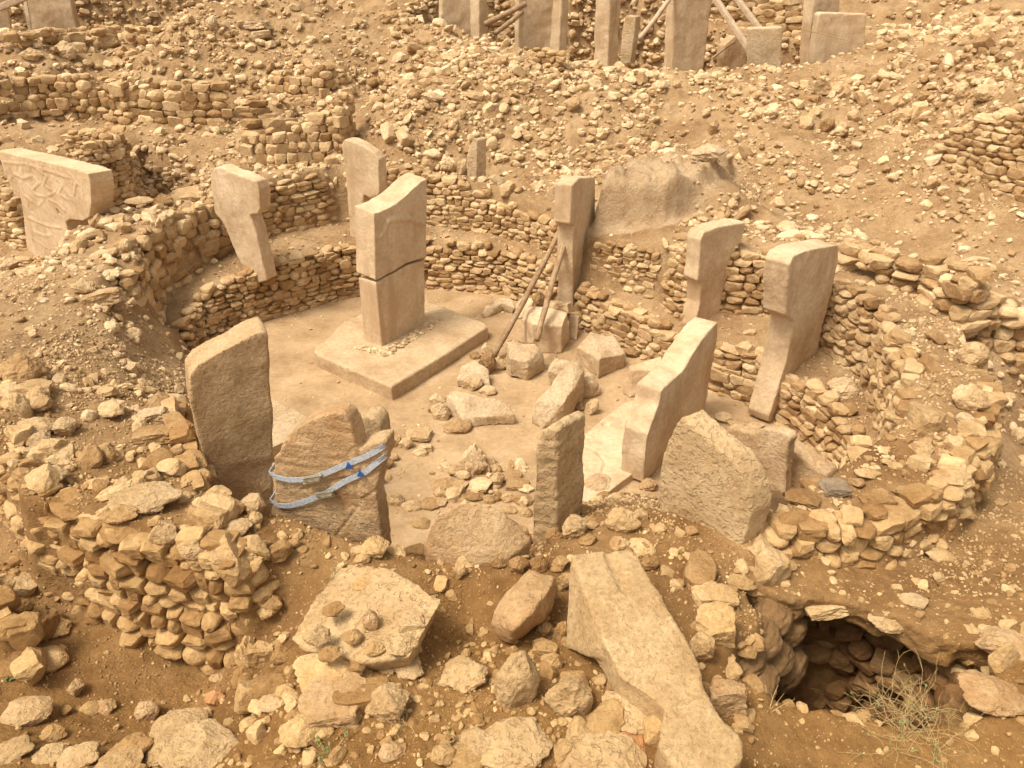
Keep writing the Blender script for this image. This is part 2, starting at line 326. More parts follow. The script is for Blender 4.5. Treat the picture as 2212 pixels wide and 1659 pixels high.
POLY_R = [(-2.75,6.2),(-3.0,6.05),(-3.6,6.1),(-4.6,6.5),(-5.85,6.9),(-7.0,8.0),(-8.05,9.4),(-8.9,11.5),(-9.8,14),(-10.3,16.5),(-9.3,18.3),(-8.2,19.6),(-7.2,20.8),(-5,21.9),(-2.4,21.3),(.8,20.0),(2.2,18.4),(4.0,17.9),(6.0,17.5),(7.4,15.9),(8.1,14),(8.1,12),(7.5,9.6),(6.6,8.4),(5.8,7.6),(4.7,7.1),(3.5,6.9),(2.4,6.5),(1,6.3),(-1,6.3),(-2.2,6.4)]
def pp(l, z=None): return [tuple(P(*q) if z is None else P(q[0], q[1], z))[:2] for q in l]
# further cuts: (polygon, floor z, softness of the side)
CUTS = [
 ([(2.95,6.3),(3.05,6.85),(3.8,7.0),(4.5,6.8),(5.1,6.2),(5.1,5.5)] + pp([(2090,1560),(1990,1570),(1880,1545),(1760,1535),(1670,1525),(1600,1480),(1650,1370)], 1.3), -1.5, .2),
 (pp([(300,330),(430,345),(470,400),(440,440),(330,430),(290,380)], 2.6), 1.4, .5),      # dark hollow behind the ring wall, left
 (pp([(755,170),(830,165),(850,205),(800,215),(745,205)], 4.4), 3.9, .4),
 ([(-26,34.6),(-17,34.4),(-11,34.6),(-10.3,38),(-26,39)], 2.4, .35),                                # pit behind, far left
 ([(-3.4,31.0),(-1.5,29.9),(.9,28.4),(3.4,27.4),(7,27.0),(9.4,26.8),(11,26.9),(12.2,28),(12.5,33),(6,36),(-3,37),(-5,34)], 2.6, .35), # enclosure behind
]
RAISE = [
 ([(2.05,17.45),(2.9,17.3),(3.6,17.2),(4.3,17.8),(5.4,19.1),(6.1,20.6),(5.9,21.3),(4.6,20.6),(3.2,19.3),(2.2,18.4)], 3.5, .3, 'z'),
]
RF = [(2.95,6.42),(3.3,6.3),(3.9,6.28),(4.4,5.98),(4.85,5.55),(5.4,5.5),(5.5,6.6),(4.6,7.3),(3.1,7.2),(2.7,6.8)]      # earth roof added over the back of the pit to darken it
def Hf(x, y, fine=True, cuts=True):
    x = np.asarray(x, float); y = np.asarray(y, float); far = np.maximum(np.abs(x) - 26, 0) + np.maximum(y - 40, 0) + np.maximum(1 - y, 0)
    xx, yy = np.clip(x, -26, 26), np.clip(y, 1, 40)
    p0 = np.c_[x, y, x * 0]
    w1 = fbm(p0 * 1.7, 3, 5) * .07; w2 = fbm(p0 * .35 + 9, 3, 6)
    h = fO(xx, yy)
    b = yy > 31; back = 5.2 + np.clip((yy - 34) / 6, 0, 1) * 3.2 + np.clip((xx - 12) / 8, 0, 1) + .3 * w2
    h = np.where(b, h + (back - h) * np.clip((yy - 31) / 3, 0, 1), h)
    h = h + w2 * .07 + fbm(p0 * 1.3 + 4, 4, 7) * .055
    kb = np.clip((yy - 17) / 3, 0, 1); h = h + kb * (fbm(p0 * 2.8 + 1, 4, 13, .6) * .075 + .045 * np.sin(h * 13 + 5 * w2 + xx * .6))
    d = sdist(xx, yy, POLY_R) + w1 * 1.3; k = np.clip(.5 - d / .3, 0, 1)
    r = fR(xx, yy) + fbm(p0 * 1.4 + 8, 4, 8) * .06
    h = h + (r - h) * k
    for poly, z, s, _ in RAISE:
        d = sdist(xx, yy, poly) + w1; k = np.clip(.5 - d / s, 0, 1); k = k * k * (3 - 2 * k); h = h + (np.maximum(z + .1 * w2 + fbm(p0 * 2.6, 5, 21, .65) * .13, h) - h) * k
    for poly, z, s in (CUTS if cuts else []):
        d = sdist(xx, yy, poly) + w1 * 2; k = np.clip(.5 - d / s, 0, 1); k = k * k * (3 - 2 * k); zz = z + .12 * w2; h = h + (np.minimum(zz, h) - h) * k
    d = sdist(xx, yy, POLY_L) - .14; k = np.clip(.5 - d / .18, 0, 1); l = fL(xx, yy) + fbm(p0 * 1.6 + 2, 4, 9) * .045
    soft = np.clip(.5 - (np.minimum(sdist(xx, yy, [(.4,6.9),(2.9,7.2),(2.9,10.3),(.4,10.3)]), sdist(xx, yy, [(-9,14.6),(-6.6,14.8),(-5.2,12),(-5,11),(-7,10.4),(-9,12)]))) / .8, 0, 1)
    k2 = np.clip(.5 - d / 1.3, 0, 1); k = k + (k2 - k) * soft
    h = h + (np.minimum(l, h) - h) * k
    d = sdist(xx, yy, POLY_F) - .12; k = np.clip(.5 - d / .18, 0, 1); k3 = np.clip(.5 - d / .6, 0, 1); k = k + (k3 - k) * soft
    h = h + (fbm(p0 * 1.2, 3, 11) * .012 - h) * k
    if fine: h = h + fbm(p0 * 6, 3, 12) * .016 * np.clip(1 - k, .15, 1)
    return h + np.minimum(far * .02, 3)
def axis(a, b, segs):
    """segs: (upto, step)"""
    o = [a]
    for up, st in segs:
        n = max(1, int(round((up - o[-1]) / st))); o += list(np.linspace(o[-1], up, n + 1)[1:])
    return np.array(o)
gx = axis(-400, 400, [(-100, 60), (-30, 8), (-20, .35), (-11, .12), (10.5, .062), (20, .12), (30, .35), (100, 8), (400, 60)])
gy = axis(-400, 500, [(-40, 60), (-4, 6), (2.6, .5), (3.2, .1), (13, .05), (22, .075), (34, .11), (46, .25), (90, 4), (500, 60)])
GX, GY = np.meshgrid(gx, gy); GZ = Hf(GX.ravel(), GY.ravel()).reshape(GX.shape)
nx, ny = len(gx), len(gy)
idx = np.arange(nx * ny).reshape(ny, nx)
quads = np.stack([idx[:-1, :-1], idx[:-1, 1:], idx[1:, 1:], idx[1:, :-1]], -1).reshape(-1, 4)
V = np.c_[GX.ravel(), GY.ravel(), GZ.ravel()]
me = mk_mesh('excavated_ground', V, quads, True)
me.materials.append(M['soil']); me.materials.append(M['floor']); me.materials.append(M['greydirt'])
cx, cy = V[quads][:, :, 0].mean(1), V[quads][:, :, 1].mean(1)
mi = np.zeros(len(quads), np.int32)
sel = (np.abs(cx) < 12) & (cy > 5) & (cy < 24)
mi[np.where(sel)[0][sdist(cx[sel], cy[sel], POLY_F) < .02]] = 1
mi[np.where(sel)[0][sdist(cx[sel], cy[sel], RAISE[0][0]) < .3]] = 2
me.polygons.foreach_set('material_index', mi)
ground = link('ground', me); ground['kind'] = 'structure'
def hz(x, y):
    """height by bilinear look-up"""
    x = np.atleast_1d(np.asarray(x, float)); y = np.atleast_1d(np.asarray(y, float))
    i = np.clip(np.searchsorted(gx, x) - 1, 0, nx - 2); j = np.clip(np.searchsorted(gy, y) - 1, 0, ny - 2)
    fx = np.clip((x - gx[i]) / (gx[i + 1] - gx[i]), 0, 1); fy = np.clip((y - gy[j]) / (gy[j + 1] - gy[j]), 0, 1)
    z = (GZ[j, i] * (1 - fx) + GZ[j, i + 1] * fx) * (1 - fy) + (GZ[j + 1, i] * (1 - fx) + GZ[j + 1, i + 1] * fx) * fy
    m = (x > 2.7) & (x < 5.5) & (y > 5.4) & (y < 7.3)
    if m.any():
        k = np.where(m)[0]; k = k[sdist(x[k], y[k], RF) < -.03]; z[k] = Hf(x[k], y[k], cuts=False)
    return z
V_, T_ = remesh([prism([Vector((a, b, .9)) for a, b in RF], Vector((0, 0, .4)))], .04, 2)
q_ = fbm(V_ * 3, 4, 31); V_[:, 0] += q_ * .08; V_[:, 1] += fbm(V_ * 3 + 5, 4, 32) * .08; h0 = Hf(V_[:, 0], V_[:, 1], cuts=False); tt_ = np.clip((V_[:, 2] - .9) / .4, 0, 1)
V_[:, 2] = h0 + .012 - (1 - tt_) * (.36 + q_ * .1); gr2 = link('ground', mk_mesh('added_overhang', V_, T_, True), M['soil']); gr2['kind'] = 'structure'  # added overhang, keeps light off the back wall of the pit
def G(u, v):
    """where the sight line through a picture point meets the ground"""
    d = ray(u, v); t = np.arange(3, 70, .03); z = CZ + d[2] * t
    hit = np.where(z < hz(d[0] * t, d[1] * t))[0]
    tt = t[hit[0]] if len(hit) else 60
    return Vector((d[0] * tt, d[1] * tt, CZ + d[2] * tt)), tt
# ------------------------------------------------------------------ dry-stone walls: (u, v, z) of the foot, v of the top
RV3 = [rock(s, 3, 'b' if s % 3 else 'r', .06) for s in range(12)]
RV2 = [rock(40 + s, 2, 'b' if s % 3 else 'r', .07) for s in range(12)]
def ztop(y, v):
    d = ray(0, v); return CZ + d[2] * y / d[1]
def wall(label, pts, w=(.2, .46), h=(.10, .19), dep=.3, side=1, hi=False, seed=0, plan=False, cap=True, batter=.06, group=None, gap=0.0, skip=.0, name='dry_stone_wall', messy=.03, mt='wall'):
    """side=+1: the face looks to the right of the walking direction"""
    rg = np.random.RandomState(seed + 100)
    A = []
    for p in pts:
        if plan: A.append(p)
        else:
            q = G(p[0], p[1])[0] if group == g3 else P(*p[:3]); A.append((q.x, q.y, q.z - .1, ztop(q.y, p[3])))
    A = np.array(A, float); seg = np.hypot(*np.diff(A[:, :2], axis=0).T); S = np.r_[0, np.cumsum(seg)]
    f = lambda s, k: np.interp(s, S, A[:, k])
    loc, scl, rot = [], [], []
    zmin, zmax = A[:, 2].min() - .05, A[:, 3].max(); z = zmin
    while z < zmax:
        ch = rg.uniform(*h); s = rg.uniform(-.2, 0)
        while s < S[-1]:
            big = rg.rand() < .08; ww = rg.uniform(*w) * (1.25 if big else 1); wob = .04 * math.sin(s * 1.7 + seed) + rg.uniform(-.022, .022)
            c = s + ww / 2; zz = z + wob
            if 0 <= c <= S[-1] and zz > f(c, 2) - .1 and zz + ch * .5 < f(c, 3) + rg.uniform(-.06, .05) and rg.rand() > skip:
                e = .05; t = np.array([f(c + e, 0) - f(c - e, 0), f(c + e, 1) - f(c - e, 1)]); t /= np.linalg.norm(t) + 1e-9
                n = np.array([t[1], -t[0]]) * side; off = -dep * .30 - batter * (zz - f(c, 2)) + rg.uniform(-messy, messy)
                loc.append((f(c, 0) + n[0] * off, f(c, 1) + n[1] * off, zz + ch / 2))
                hh = ch * (rg.uniform(1.05, 1.25) if not big else 1.5)
                scl.append((ww * (1.04 - gap), dep * rg.uniform(.85, 1.25), hh)); a = math.atan2(t[1], t[0])
                rot.append((rg.uniform(-.14, .14), rg.uniform(-.10, .10), a + rg.uniform(-.13, .13)))
            s += ww * rg.uniform(.93, 1.0)
        z += ch * .97
    if cap:
        s = 0
        while s < S[-1]:
            ww = rg.uniform(.2, .46); c = min(s + ww / 2, S[-1]); e = .05; t = np.array([f(c + e, 0) - f(c - e, 0), f(c + e, 1) - f(c - e, 1)]); t /= np.linalg.norm(t) + 1e-9; n = np.array([t[1], -t[0]]) * side
            if rg.rand() < .8:
                hh = rg.uniform(.12, .24); off = -dep * .35 - batter * (f(c, 3) - f(c, 2)) - rg.uniform(0, .08)
                loc.append((f(c, 0) + n[0] * off, f(c, 1) + n[1] * off, f(c, 3) + hh * .15)); scl.append((ww, rg.uniform(.22, .4), hh)); rot.append((rg.uniform(-.25, .25), rg.uniform(-.25, .25), math.atan2(t[1], t[0]) + rg.uniform(-.4, .4)))
            s += ww * rg.uniform(.95, 1.2)
    RV = RV3 if hi else RV2
    Vw, Tw, A_ = merge_rocks(RV, rg.randint(0, len(RV), len(loc)), np.array(loc), np.array(scl), np.array(rot), rg)
    o = link(name, mk_mesh(name, Vw, Tw, False, {'tint': A_}), M[mt]); tag(o, label, 'stone wall', group)
    return o
g3 = 'terrace walls on the slope behind the ring'
g1 = 'walls of the ring round the sunken floor'
wall('low bench wall on the left, running from the leaning slab to the T pillar', [(-7.3,15.0,0,.75),(-7.3,16.0,0,1.0),(-6.9,16.5,0,1.15),(-6.35,17.0,0,1.3)], plan=True, seed=1, group=g1, w=(.16,.36), h=(.09,.16))
wall('low bench wall at the back left, running behind the central pillar', [(-6.35,17.0,0,1.3),(-6,17.3,0,1.32),(-4.6,18.5,0,1.32),(-3.4,19.0,0,1.3),(-2.6,19.18,0,1.3)], plan=True, seed=2, group=g1)
wall('low bench wall at the back, between the central pillar and the propped pillar', [(-2.6,19.18,0,1.3),(-2.4,19.2,0,1.3),(-.3,18.75,0,1.25),(.6,17.9,0,1.15),(1.0,17.5,0,1.1)], plan=True, seed=3, group=g1)
wall('low bench wall right of the propped pillar, behind the squared blocks', [(1.55,16.75,0,1.05),(2.7,15.4,0,.93),(3.5,14.5,0,.85),(4.0,13.9,0,.95)], plan=True, seed=4, group=g1, w=(.2,.42))
wall('low bench wall on the right between the broken slab and the long leaning pillar', [(4.0,13.9,0,1.0),(4.3,13.5,0,1.07),(4.9,13.0,0,1.05),(5.05,12.7,0,1.05)], plan=True, seed=5, group=g1)
wall('low bench wall right of the long leaning pillar, going down to the dark corner', [(5.25,12.35,0,1.08),(5.45,12.0,0,1.05),(5.68,11.2,0,1.0),(5.72,10.4,0.05,.95),(5.5,9.9,.1,.85)], plan=True, seed=6, group=g1, w=(.18,.36), h=(.1,.17))
wall('upper ring wall far left, built of larger blocks above the low bench wall', [(-7.75,14.3,.9,2.3),(-7.95,15.4,.9,2.35),(-8.15,16.1,.95,2.5),(-7.9,17.2,1.1,2.6),(-7.55,18.0,1.2,2.6),(-7.2,18.6,1.25,2.6)], plan=True, seed=7, group=g1, w=(.3,.6), h=(.2,.34), messy=.05)
wall('upper ring wall between the left T pillar and the back T pillar', [(-7.2,18.6,1.25,2.6),(-6.8,19.4,1.25,2.65),(-5.9,20.2,1.25,2.7),(-5.1,20.85,1.25,2.7)], plan=True, seed=8, group=g1, w=(.25,.5), h=(.12,.22))
wall('upper ring wall right of the central pillar, with its top stepping down to the right', [(-4.6,20.95,1.25,2.7),(-3.6,20.9,1.3,2.75),(-2.4,20.5,1.3,2.72),(-1.2,20.15,1.3,2.55),(-.6,19.9,1.3,2.3),(.2,19.3,1.25,2.1),(1.0,18.5,1.15,2.0),(1.3,18.0,1.1,1.95)], plan=True, seed=9, group=g1, w=(.18,.42), h=(.1,.19))
wall('upper ring wall of small stones right of the propped pillar, under the grey dirt bank', [(1.95,17.0,1.0,2.12),(2.6,16.5,1.0,2.15),(3.35,16.0,1.0,2.15)], plan=True, seed=10, group=g1, w=(.14,.34), h=(.09,.16), cap=False)
wall('upper ring wall corner beside the bent grey pillar', [(3.45,15.75,1.0,2.5),(3.7,15.2,1.0,2.55),(4.05,15.0,1.0,2.5)], plan=True, seed=11, group=g1)
wall('upper ring wall between the bent grey pillar and the long leaning pillar', [(4.55,15.3,1.0,2.5),(5.2,15.1,1.0,2.5),(5.9,14.85,1.0,2.5),(6.1,14.4,1.0,2.45)], plan=True, seed=12, group=g1, w=(.25,.5), h=(.13,.22))
wall('upper ring wall at the right, curving from the long leaning pillar to the dark corner', [(6.22,13.75,1.0,2.4),(6.3,13.5,1.0,2.42),(6.62,12.3,1.0,2.4),(6.45,11.4,1.0,2.38),(6.2,10.4,1.0,2.25),(5.75,9.5,.9,2.05)], plan=True, seed=13, group=g1, w=(.2,.45), h=(.11,.19), hi=True, messy=.035)
wall('inner wall of flat stones beside the tall leaning slab, front left', [(-3.85,7.65,.4,2.0),(-4.5,8.85,.4,2.05),(-5.05,9.65,.5,1.95),(-5.6,10.8,.7,1.5)], plan=True, seed=14, group=g1, w=(.25,.55), h=(.12,.26), hi=True, messy=.06)
g2 = 'outer faces of the ring wall'
wall('outer ring wall face of big rough stones above the trench, front left', [(-2.7,6.4,.8,2.0),(-2.72,6.15,.65,2.15),(-3.0,5.98,.6,2.2),(-3.6,6.02,.6,2.25),(-4.65,6.3,.65,2.2),(-5.85,6.85,.75,2.2),(-7.0,7.95,.85,2.2),(-8.05,9.35,1.0,2.25),(-8.8,11,1.2,2.25)], plan=True, seed=15, group=g2, w=(.17,.40), h=(.13,.25), dep=.4, side=1 if False else -1, hi=True, messy=.07, batter=.12)
wall('outer ring wall face on the far right, above the outer trench', [(3.3,6.95,1.4,1.85),(4.7,7.0,1.3,1.95),(5.8,7.5,1.2,2.05),(6.6,8.3,1.15,2.1),(7.5,9.5,1.1,2.15),(8.05,11.5,1.2,2.2),(8.15,13,1.4,2.25)], plan=True, seed=16, group=g2, w=(.16,.42), h=(.10,.2), dep=.4, side=1, hi=True, messy=.06, batter=.1)
g3 = 'terrace walls on the slope behind the ring'
wall('terrace wall of rounded blocks with large capstones on the upper left slope', [(283,262,3.15,196),(340,268,3.15,190),(430,272,3.15,180),(500,277,3.12,188)], seed=20, group=g3, w=(.3,.62), h=(.18,.32))
wall('end pier of large flat slabs at the right end of the upper left terrace wall', [(526,300,2.9,226),(560,303,2.9,222),(610,290,2.9,228)], seed=21, group=g3, w=(.5,1.0), h=(.18,.3))
wall('terrace wall at the upper left edge, below a strip of bare soil', [(-20,255,3.3,170),(60,250,3.3,165),(140,262,3.3,168),(230,265,3.3,172),(280,272,3.2,190)], seed=22, group=g3, w=(.25,.5), h=(.18,.3), skip=.15, messy=.1)
wall('rough stone wall along the pit edge at the top left', [(-30,118,5.0,62),(60,112,5.0,64),(150,108,5.0,68),(250,100,5.05,62),(330,92,5.1,66)], seed=23, group=g3, w=(.3,.65), h=(.22,.4), skip=.3, messy=.25)
wall('crooked wall of packed cobbles behind the back T pillar', [(533,352,2.65,300),(600,362,2.65,285),(680,355,2.7,265),(750,345,2.8,240),(775,300,3.1,200)], seed=24, group=g3, w=(.22,.46), h=(.2,.32), messy=.06)
wall('small cobble retaining wall at the top centre left', [(585,205,4.15,165),(640,212,4.1,160),(700,208,4.15,150),(745,190,4.3,155)], seed=25, group=g3, w=(.25,.5), h=(.2,.32), skip=.1, messy=.1)
wall('wall of thin courses beside the carved pillar on the left', [(205,480,1.5,345),(255,455,1.8,310),(290,440,2.0,300),(300,395,2.3,290)], seed=26, group=g3, w=(.2,.44), h=(.11,.19))
wall('upper course of the thin wall left of the hollow, above the carved pillar', [(150,330,2.95,292),(200,345,2.9,290),(270,362,2.8,285),(285,350,2.8,282)], seed=27, group=g3, w=(.2,.42), h=(.11,.18))
wall('wall of stacked stones left of the carved pillar, cut by the picture edge', [(-60,480,1.5,330),(0,520,1.2,380),(52,540,1.1,440)], seed=28, group=g3, w=(.2,.4), h=(.12,.2))
wall('wall of neat orange stones on the far right slope', [(2018,350,3.0,300),(2060,368,2.95,262),(2120,400,2.85,250),(2180,425,2.8,248),(2260,455,2.8,250)], seed=29, group=g3, w=(.2,.5), h=(.12,.2), side=1, messy=.03).data.materials[0] = M['wall']
wall('curved wall on the far side of the outer trench at the right', [(1810,575,1.95,530),(1870,610,1.8,555),(1930,625,1.7,560),(1990,645,1.6,565),(2060,700,1.45,600),(2140,760,1.3,660),(2212,810,1.2,710),(2280,850,1.2,740)], seed=30, group=g3, w=(.25,.6), h=(.14,.26), messy=.1, skip=.08, dep=.4)
wall('low wall of thin slabs at the edge of the back enclosure', [(1148,135,4.75,108),(1190,148,4.6,112),(1215,160,4.5,125)], seed=31, group=g3, w=(.2,.45), h=(.1,.18))
wall('masonry at the back of the rear enclosure, behind its pillars', [(-6,38.3,2.5,7.5),(-2,36.9,2.5,7.8),(3,36.8,2.5,7.8),(6.5,36.0,2.5,8),(10,34.8,2.5,8),(12.4,33,2.5,8)], plan=True, seed=32, group=g3, w=(.35,.8), h=(.2,.36), messy=.1)
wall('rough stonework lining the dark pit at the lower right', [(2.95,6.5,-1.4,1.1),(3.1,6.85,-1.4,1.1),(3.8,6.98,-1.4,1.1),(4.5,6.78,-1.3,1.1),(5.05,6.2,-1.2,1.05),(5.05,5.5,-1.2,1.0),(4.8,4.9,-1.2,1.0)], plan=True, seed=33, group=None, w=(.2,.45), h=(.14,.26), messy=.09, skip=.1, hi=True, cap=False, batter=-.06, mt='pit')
wall('tumbled wall stub at the lower left edge beside the trench', [(-6.9,6.7,1.0,1.5),(-6.3,6.2,.95,1.5),(-5.75,5.75,.8,1.35),(-5.5,5.35,.75,1.15)], plan=True, seed=34, w=(.25,.5), h=(.2,.3), messy=.15, hi=True, skip=.15, side=1)
# ------------------------------------------------------------------ standing slabs and pillars
def RB(u1, v1, y1, u2, v2, y2):
    """base of a slab from picture points at known distances"""
    return (u1, v1, ztop(y1, v1), u2, v2, ztop(y2, v2))
def vplane(b):
    """vertical plane through two picture points at given heights"""
    A, B = P(*b[0:3]), P(*b[3:6]); d = Vector((B.x - A.x, B.y - A.y, 0)).normalized(); n = Vector((d.y, -d.x, 0))
    if n.dot(Vector((0, 0, CZ)) - A) < 0: n = -n
    return A, d, n
def on_plane(pl, u, v):
    A, d, n = pl; r = Vector(ray(u, v)); t = (A - Vector((0, 0, CZ))).dot(n) / r.dot(n); return Vector((0, 0, CZ)) + r * t
def densify(poly, step=.25):
    o = []
    for i in range(len(poly)):
        a, b = poly[i], poly[(i + 1) % len(poly)]; n = max(1, int((b - a).length / step))
        o += [a.lerp(b, k / n) for k in range(n)]
    return o
def strokes3(pl, st): return [[on_plane(pl, *q) for q in s] for s in st]
def relief(V, pl, strokes, h, w):
    A, d, n = pl; A, d, n = map(np.array, (A, d, n)); X = np.c_[(V - A) @ d, V[:, 2]]; dep = (V - A) @ n; D = np.full(len(V), 9.0)
    for s in strokes3(pl, strokes):
        q = [np.array([(np.array(p) - A) @ d, p.z]) for p in s]
        for a, b in zip(q[:-1], q[1:]):
            e = b - a; t = np.clip(((X - a) @ e) / (e @ e + 1e-9), 0, 1); D = np.minimum(D, np.linalg.norm(X - a - t[:, None] * e, axis=1))
    k = np.clip(1 - D / w, 0, 1); k = np.sqrt(k) * (np.abs(dep) < .12)
    return V + n * (k * h)[:, None]
def slab(name, label, base, outline, thick, m='pillar', vox=.035, amp=.014, cat='pillar', group=None, extra=None, lean=0.0, rel=None, strata=0, seed=None, parent=None, bevel=1, sc=2.2, back=0.0):
    pl = vplane(base); poly = [on_plane(pl, *q) for q in outline]; seed = seed or int(outline[0][0])
    off = -pl[2] * thick + Vector((0, 0, lean)) + pl[1] * back
    pcs = [prism(poly, off)]
    if extra: pcs += extra(pl)
    V, T = remesh(pcs, vox, bevel); V = rough(V, T, amp, sc, seed, 6, strata=strata)
    for s, h, w in (rel or []): V = relief(V, pl, s, h, w)
    o0 = np.array([V[:, 0].mean(), V[:, 1].mean(), V[:, 2].min()]); V = V - o0
    o = link(name, mk_mesh(name, V, T, True), M[m], parent, None if parent else o0)
    if parent: o.location = Vector(o0) - parent.location
    else: tag(o, label, cat, group)
    return o
# central pillar on its pedestal
ZP = .34
cp = link('broken_pillar', None, loc=P(850, 735, ZP)); tag(cp, 'tall broken pillar on the square pedestal, cracked across the middle, concave top', 'pillar')
cb = (825, 748, ZP, 919, 698, ZP)
slab('lower_block', None, cb, [(825,752),(919,702),(918,563),(895,568),(880,574),(862,584),(850,592),(835,598),(820,609),(812,611)], .55, parent=cp, vox=.025, amp=.008)
slab('upper_block', None, cb, [(811,606),(819,604),(834,594),(849,587),(861,579),(880,568),(896,563),(921,557),(923,386),(914,390),(904,397),(893,407),(882,418),(869,429),(855,440),(840,449),(824,456),(808,461)], .57, parent=cp, vox=.02, amp=.010, lean=.07, bevel=0,
     rel=[([[(838,478),(858,473),(880,472),(900,477),(915,484)]], .03, .07), ([[(838,478),(832,500),(822,512)],[(845,490),(842,512)]], .02, .05), ([[(838,500),(838,610)]], -.012, .05)])
top = [(845,835),(950,772),(1054,705),(1049,697),(1030,689),(990,674),(960,661),(925,651),(890,648),(790,668),(758,686),(735,700),(700,738),(684,745),(677,758),(684,766)]
tp = [P(u, v, ZP) for u, v in top]; V_, T_ = remesh([prism([Vector((p.x, p.y, -.1)) for p in tp], Vector((0, 0, ZP + .1)))], .035, 2); V_ = rough(V_, T_, .014, 2.6, 5, 6)
o = link('pedestal', mk_mesh('pedestal', V_, T_, True), M['plinth']); tag(o, 'low square stone pedestal with worn edges under the central broken pillar', 'pedestal')
def flat(name, label, pts, z, m='floor', cat='slab', base=-.1, amp=.008, vox=.03, tiltz=None, holes=None, cracks=None, bevel=1):
    zz = tiltz or [z] * len(pts); tp = [P(u, v, q) for (u, v), q in zip(pts, zz)]; c = sum(tp, Vector()) / len(tp)
    if cracks is None and tiltz: pc = hull([tuple(p) for p in tp] + [(p.x, p.y, p.z + base) for p in tp])
    else: pc = prism([Vector((p.x, p.y, base)) for p in tp], Vector((0, 0, z - base)))
    V_, T_ = remesh([pc], vox, bevel); V_ = rough(V_, T_, amp, 2, int(pts[0][0]))
    for (u, v, r, dp) in (holes or []):
        q = P(u, v, z); d = np.hypot(V_[:, 0] - q.x, V_[:, 1] - q.y); V_[:, 2] -= np.where(V_[:, 2] > z - .06, np.clip((r - d) / (r * .35), 0, 1) * dp, 0)
    for line in (cracks or []):
        q = [P(u, v, z) for u, v in line]; D = np.full(len(V_), 9.)
        for a, b in zip(q[:-1], q[1:]):
            ax, bx = np.array(a)[:2], np.array(b)[:2]; e = bx - ax; t = np.clip(((V_[:, :2] - ax) @ e) / (e @ e), 0, 1); D = np.minimum(D, np.linalg.norm(V_[:, :2] - ax - t[:, None] * e, axis=1))
        V_[:, 2] -= np.where(V_[:, 2] > z - .06, np.clip(1 - D / .035, 0, 1) * .035, 0)
    o = link(name, mk_mesh(name, V_, T_, True), M[m]); tag(o, label, cat); return o
flat('pedestal_slab', 'pale smooth slab corner showing between the tall leaning slab and the strapped slab', [(560,850),(592,862),(640,885),(692,917),(650,938),(598,962),(570,975),(540,940)], .30, 'pale')
flat('threshold_slab', 'cracked flat floor slab with a round cup hole beside the broken pale pillar', [(1243,955),(1290,915),(1345,872),(1378,862),(1400,880),(1400,960),(1385,1010),(1330,1050),(1290,1085),(1240,1078),(1236,1010)], .16, 'pillar', vox=.022, amp=.006, holes=[(1309,916,.09,.06)],
     cracks=[[(1238,960),(1262,962),(1290,975),(1318,985),(1365,975)],[(1290,975),(1308,1000),(1300,1020),(1240,1028)],[(1330,892),(1365,890),(1400,880)],[(1262,1000),(1275,1010),(1240,1012)]])
# outer pillars
slab('leaning_slab', 'tall reddish slab with a pale sloping top, standing in the front left wall', RB(440,1035,8.55,590,1085,8.95),
     [(460,1120),(452,1030),(440,990),(424,930),(412,868),(409,813),(425,790),(460,768),(510,742),(545,724),(573,714),(580,722),(583,800),(588,880),(590,960),(591,1120)], .55, 'brown', vox=.028, amp=.014, back=.0)
sp = link('strapped_slab_base', None)
bpy.data.objects.remove(sp)
SB = (592,1098,1.75,826,1165,1.55)
slab('strapped_slab', 'cracked slab with a rounded top, bound by two grey ratchet straps', SB,
     [(594,1100),(590,1060),(591,1020),(590,990),(604,978),(612,960),(628,935),(655,915),(690,900),(722,892),(740,893),(752,905),(765,935),(768,958),(775,975),(792,960),(812,955),(832,952),(836,985),(822,1020),(812,1060),(826,1165),(830,1200),(600,1180)], .26, 'brown', vox=.022, amp=.016, strata=.008,
     rel=[([[(775,975),(780,1010),(770,1050),(775,1100)],[(812,1060),(780,1080),(765,1110)],[(700,1190),(740,1140),(770,1100)],[(650,1060),(720,1040),(820,1020)]], -.016, .03)])
slab('broken_lump', 'rough pale lump of stone behind the right end of the strapped slab', (765,1000,2.2,832,1010,2.2), [(770,985),(768,925),(778,905),(790,900),(808,903),(822,915),(828,960),(826,1010)], .3, 'pale', amp=.03, cat='stone')
slab('narrow_slab', 'narrow upright slab with a ragged pitted top at the front rim', (1152,1155,1.3,1205,1162,1.3),
     [(1150,1190),(1153,1100),(1155,1010),(1160,970),(1172,932),(1188,922),(1204,930),(1204,1000),(1203,1190)], .62, 'pitted', vox=.022, amp=.022, strata=.01, back=.28, lean=-.12)
slab('leaning_pillar', 'broken pale pillar with a steep sloping top, right of the scattered blocks', (1393,1036,.1,1519,895,.1),
     [(1390,1045),(1393,990),(1400,940),(1412,905),(1424,873),(1430,843),(1454,820),(1474,803),(1490,775),(1503,755),(1514,738),(1530,716),(1551,695),(1548,740),(1540,800),(1530,850),(1519,905),(1515,925)], .46, 'pillar', vox=.026, amp=.012)
slab('round_slab', 'huge disc-shaped slab with a rounded pitted edge standing in the front rim', (1425,1085,1.7,1620,1200,1.55),
     [(1418,1120),(1420,1080),(1424,1010),(1438,960),(1458,915),(1472,900),(1500,925),(1538,958),(1578,990),(1604,1025),(1620,1062),(1624,1105),(1614,1150),(1596,1190),(1582,1214),(1568,1212),(1535,1170),(1490,1135),(1440,1120)], .30, 'pitted', vox=.028, amp=.008, back=.14, lean=.03, bevel=3)
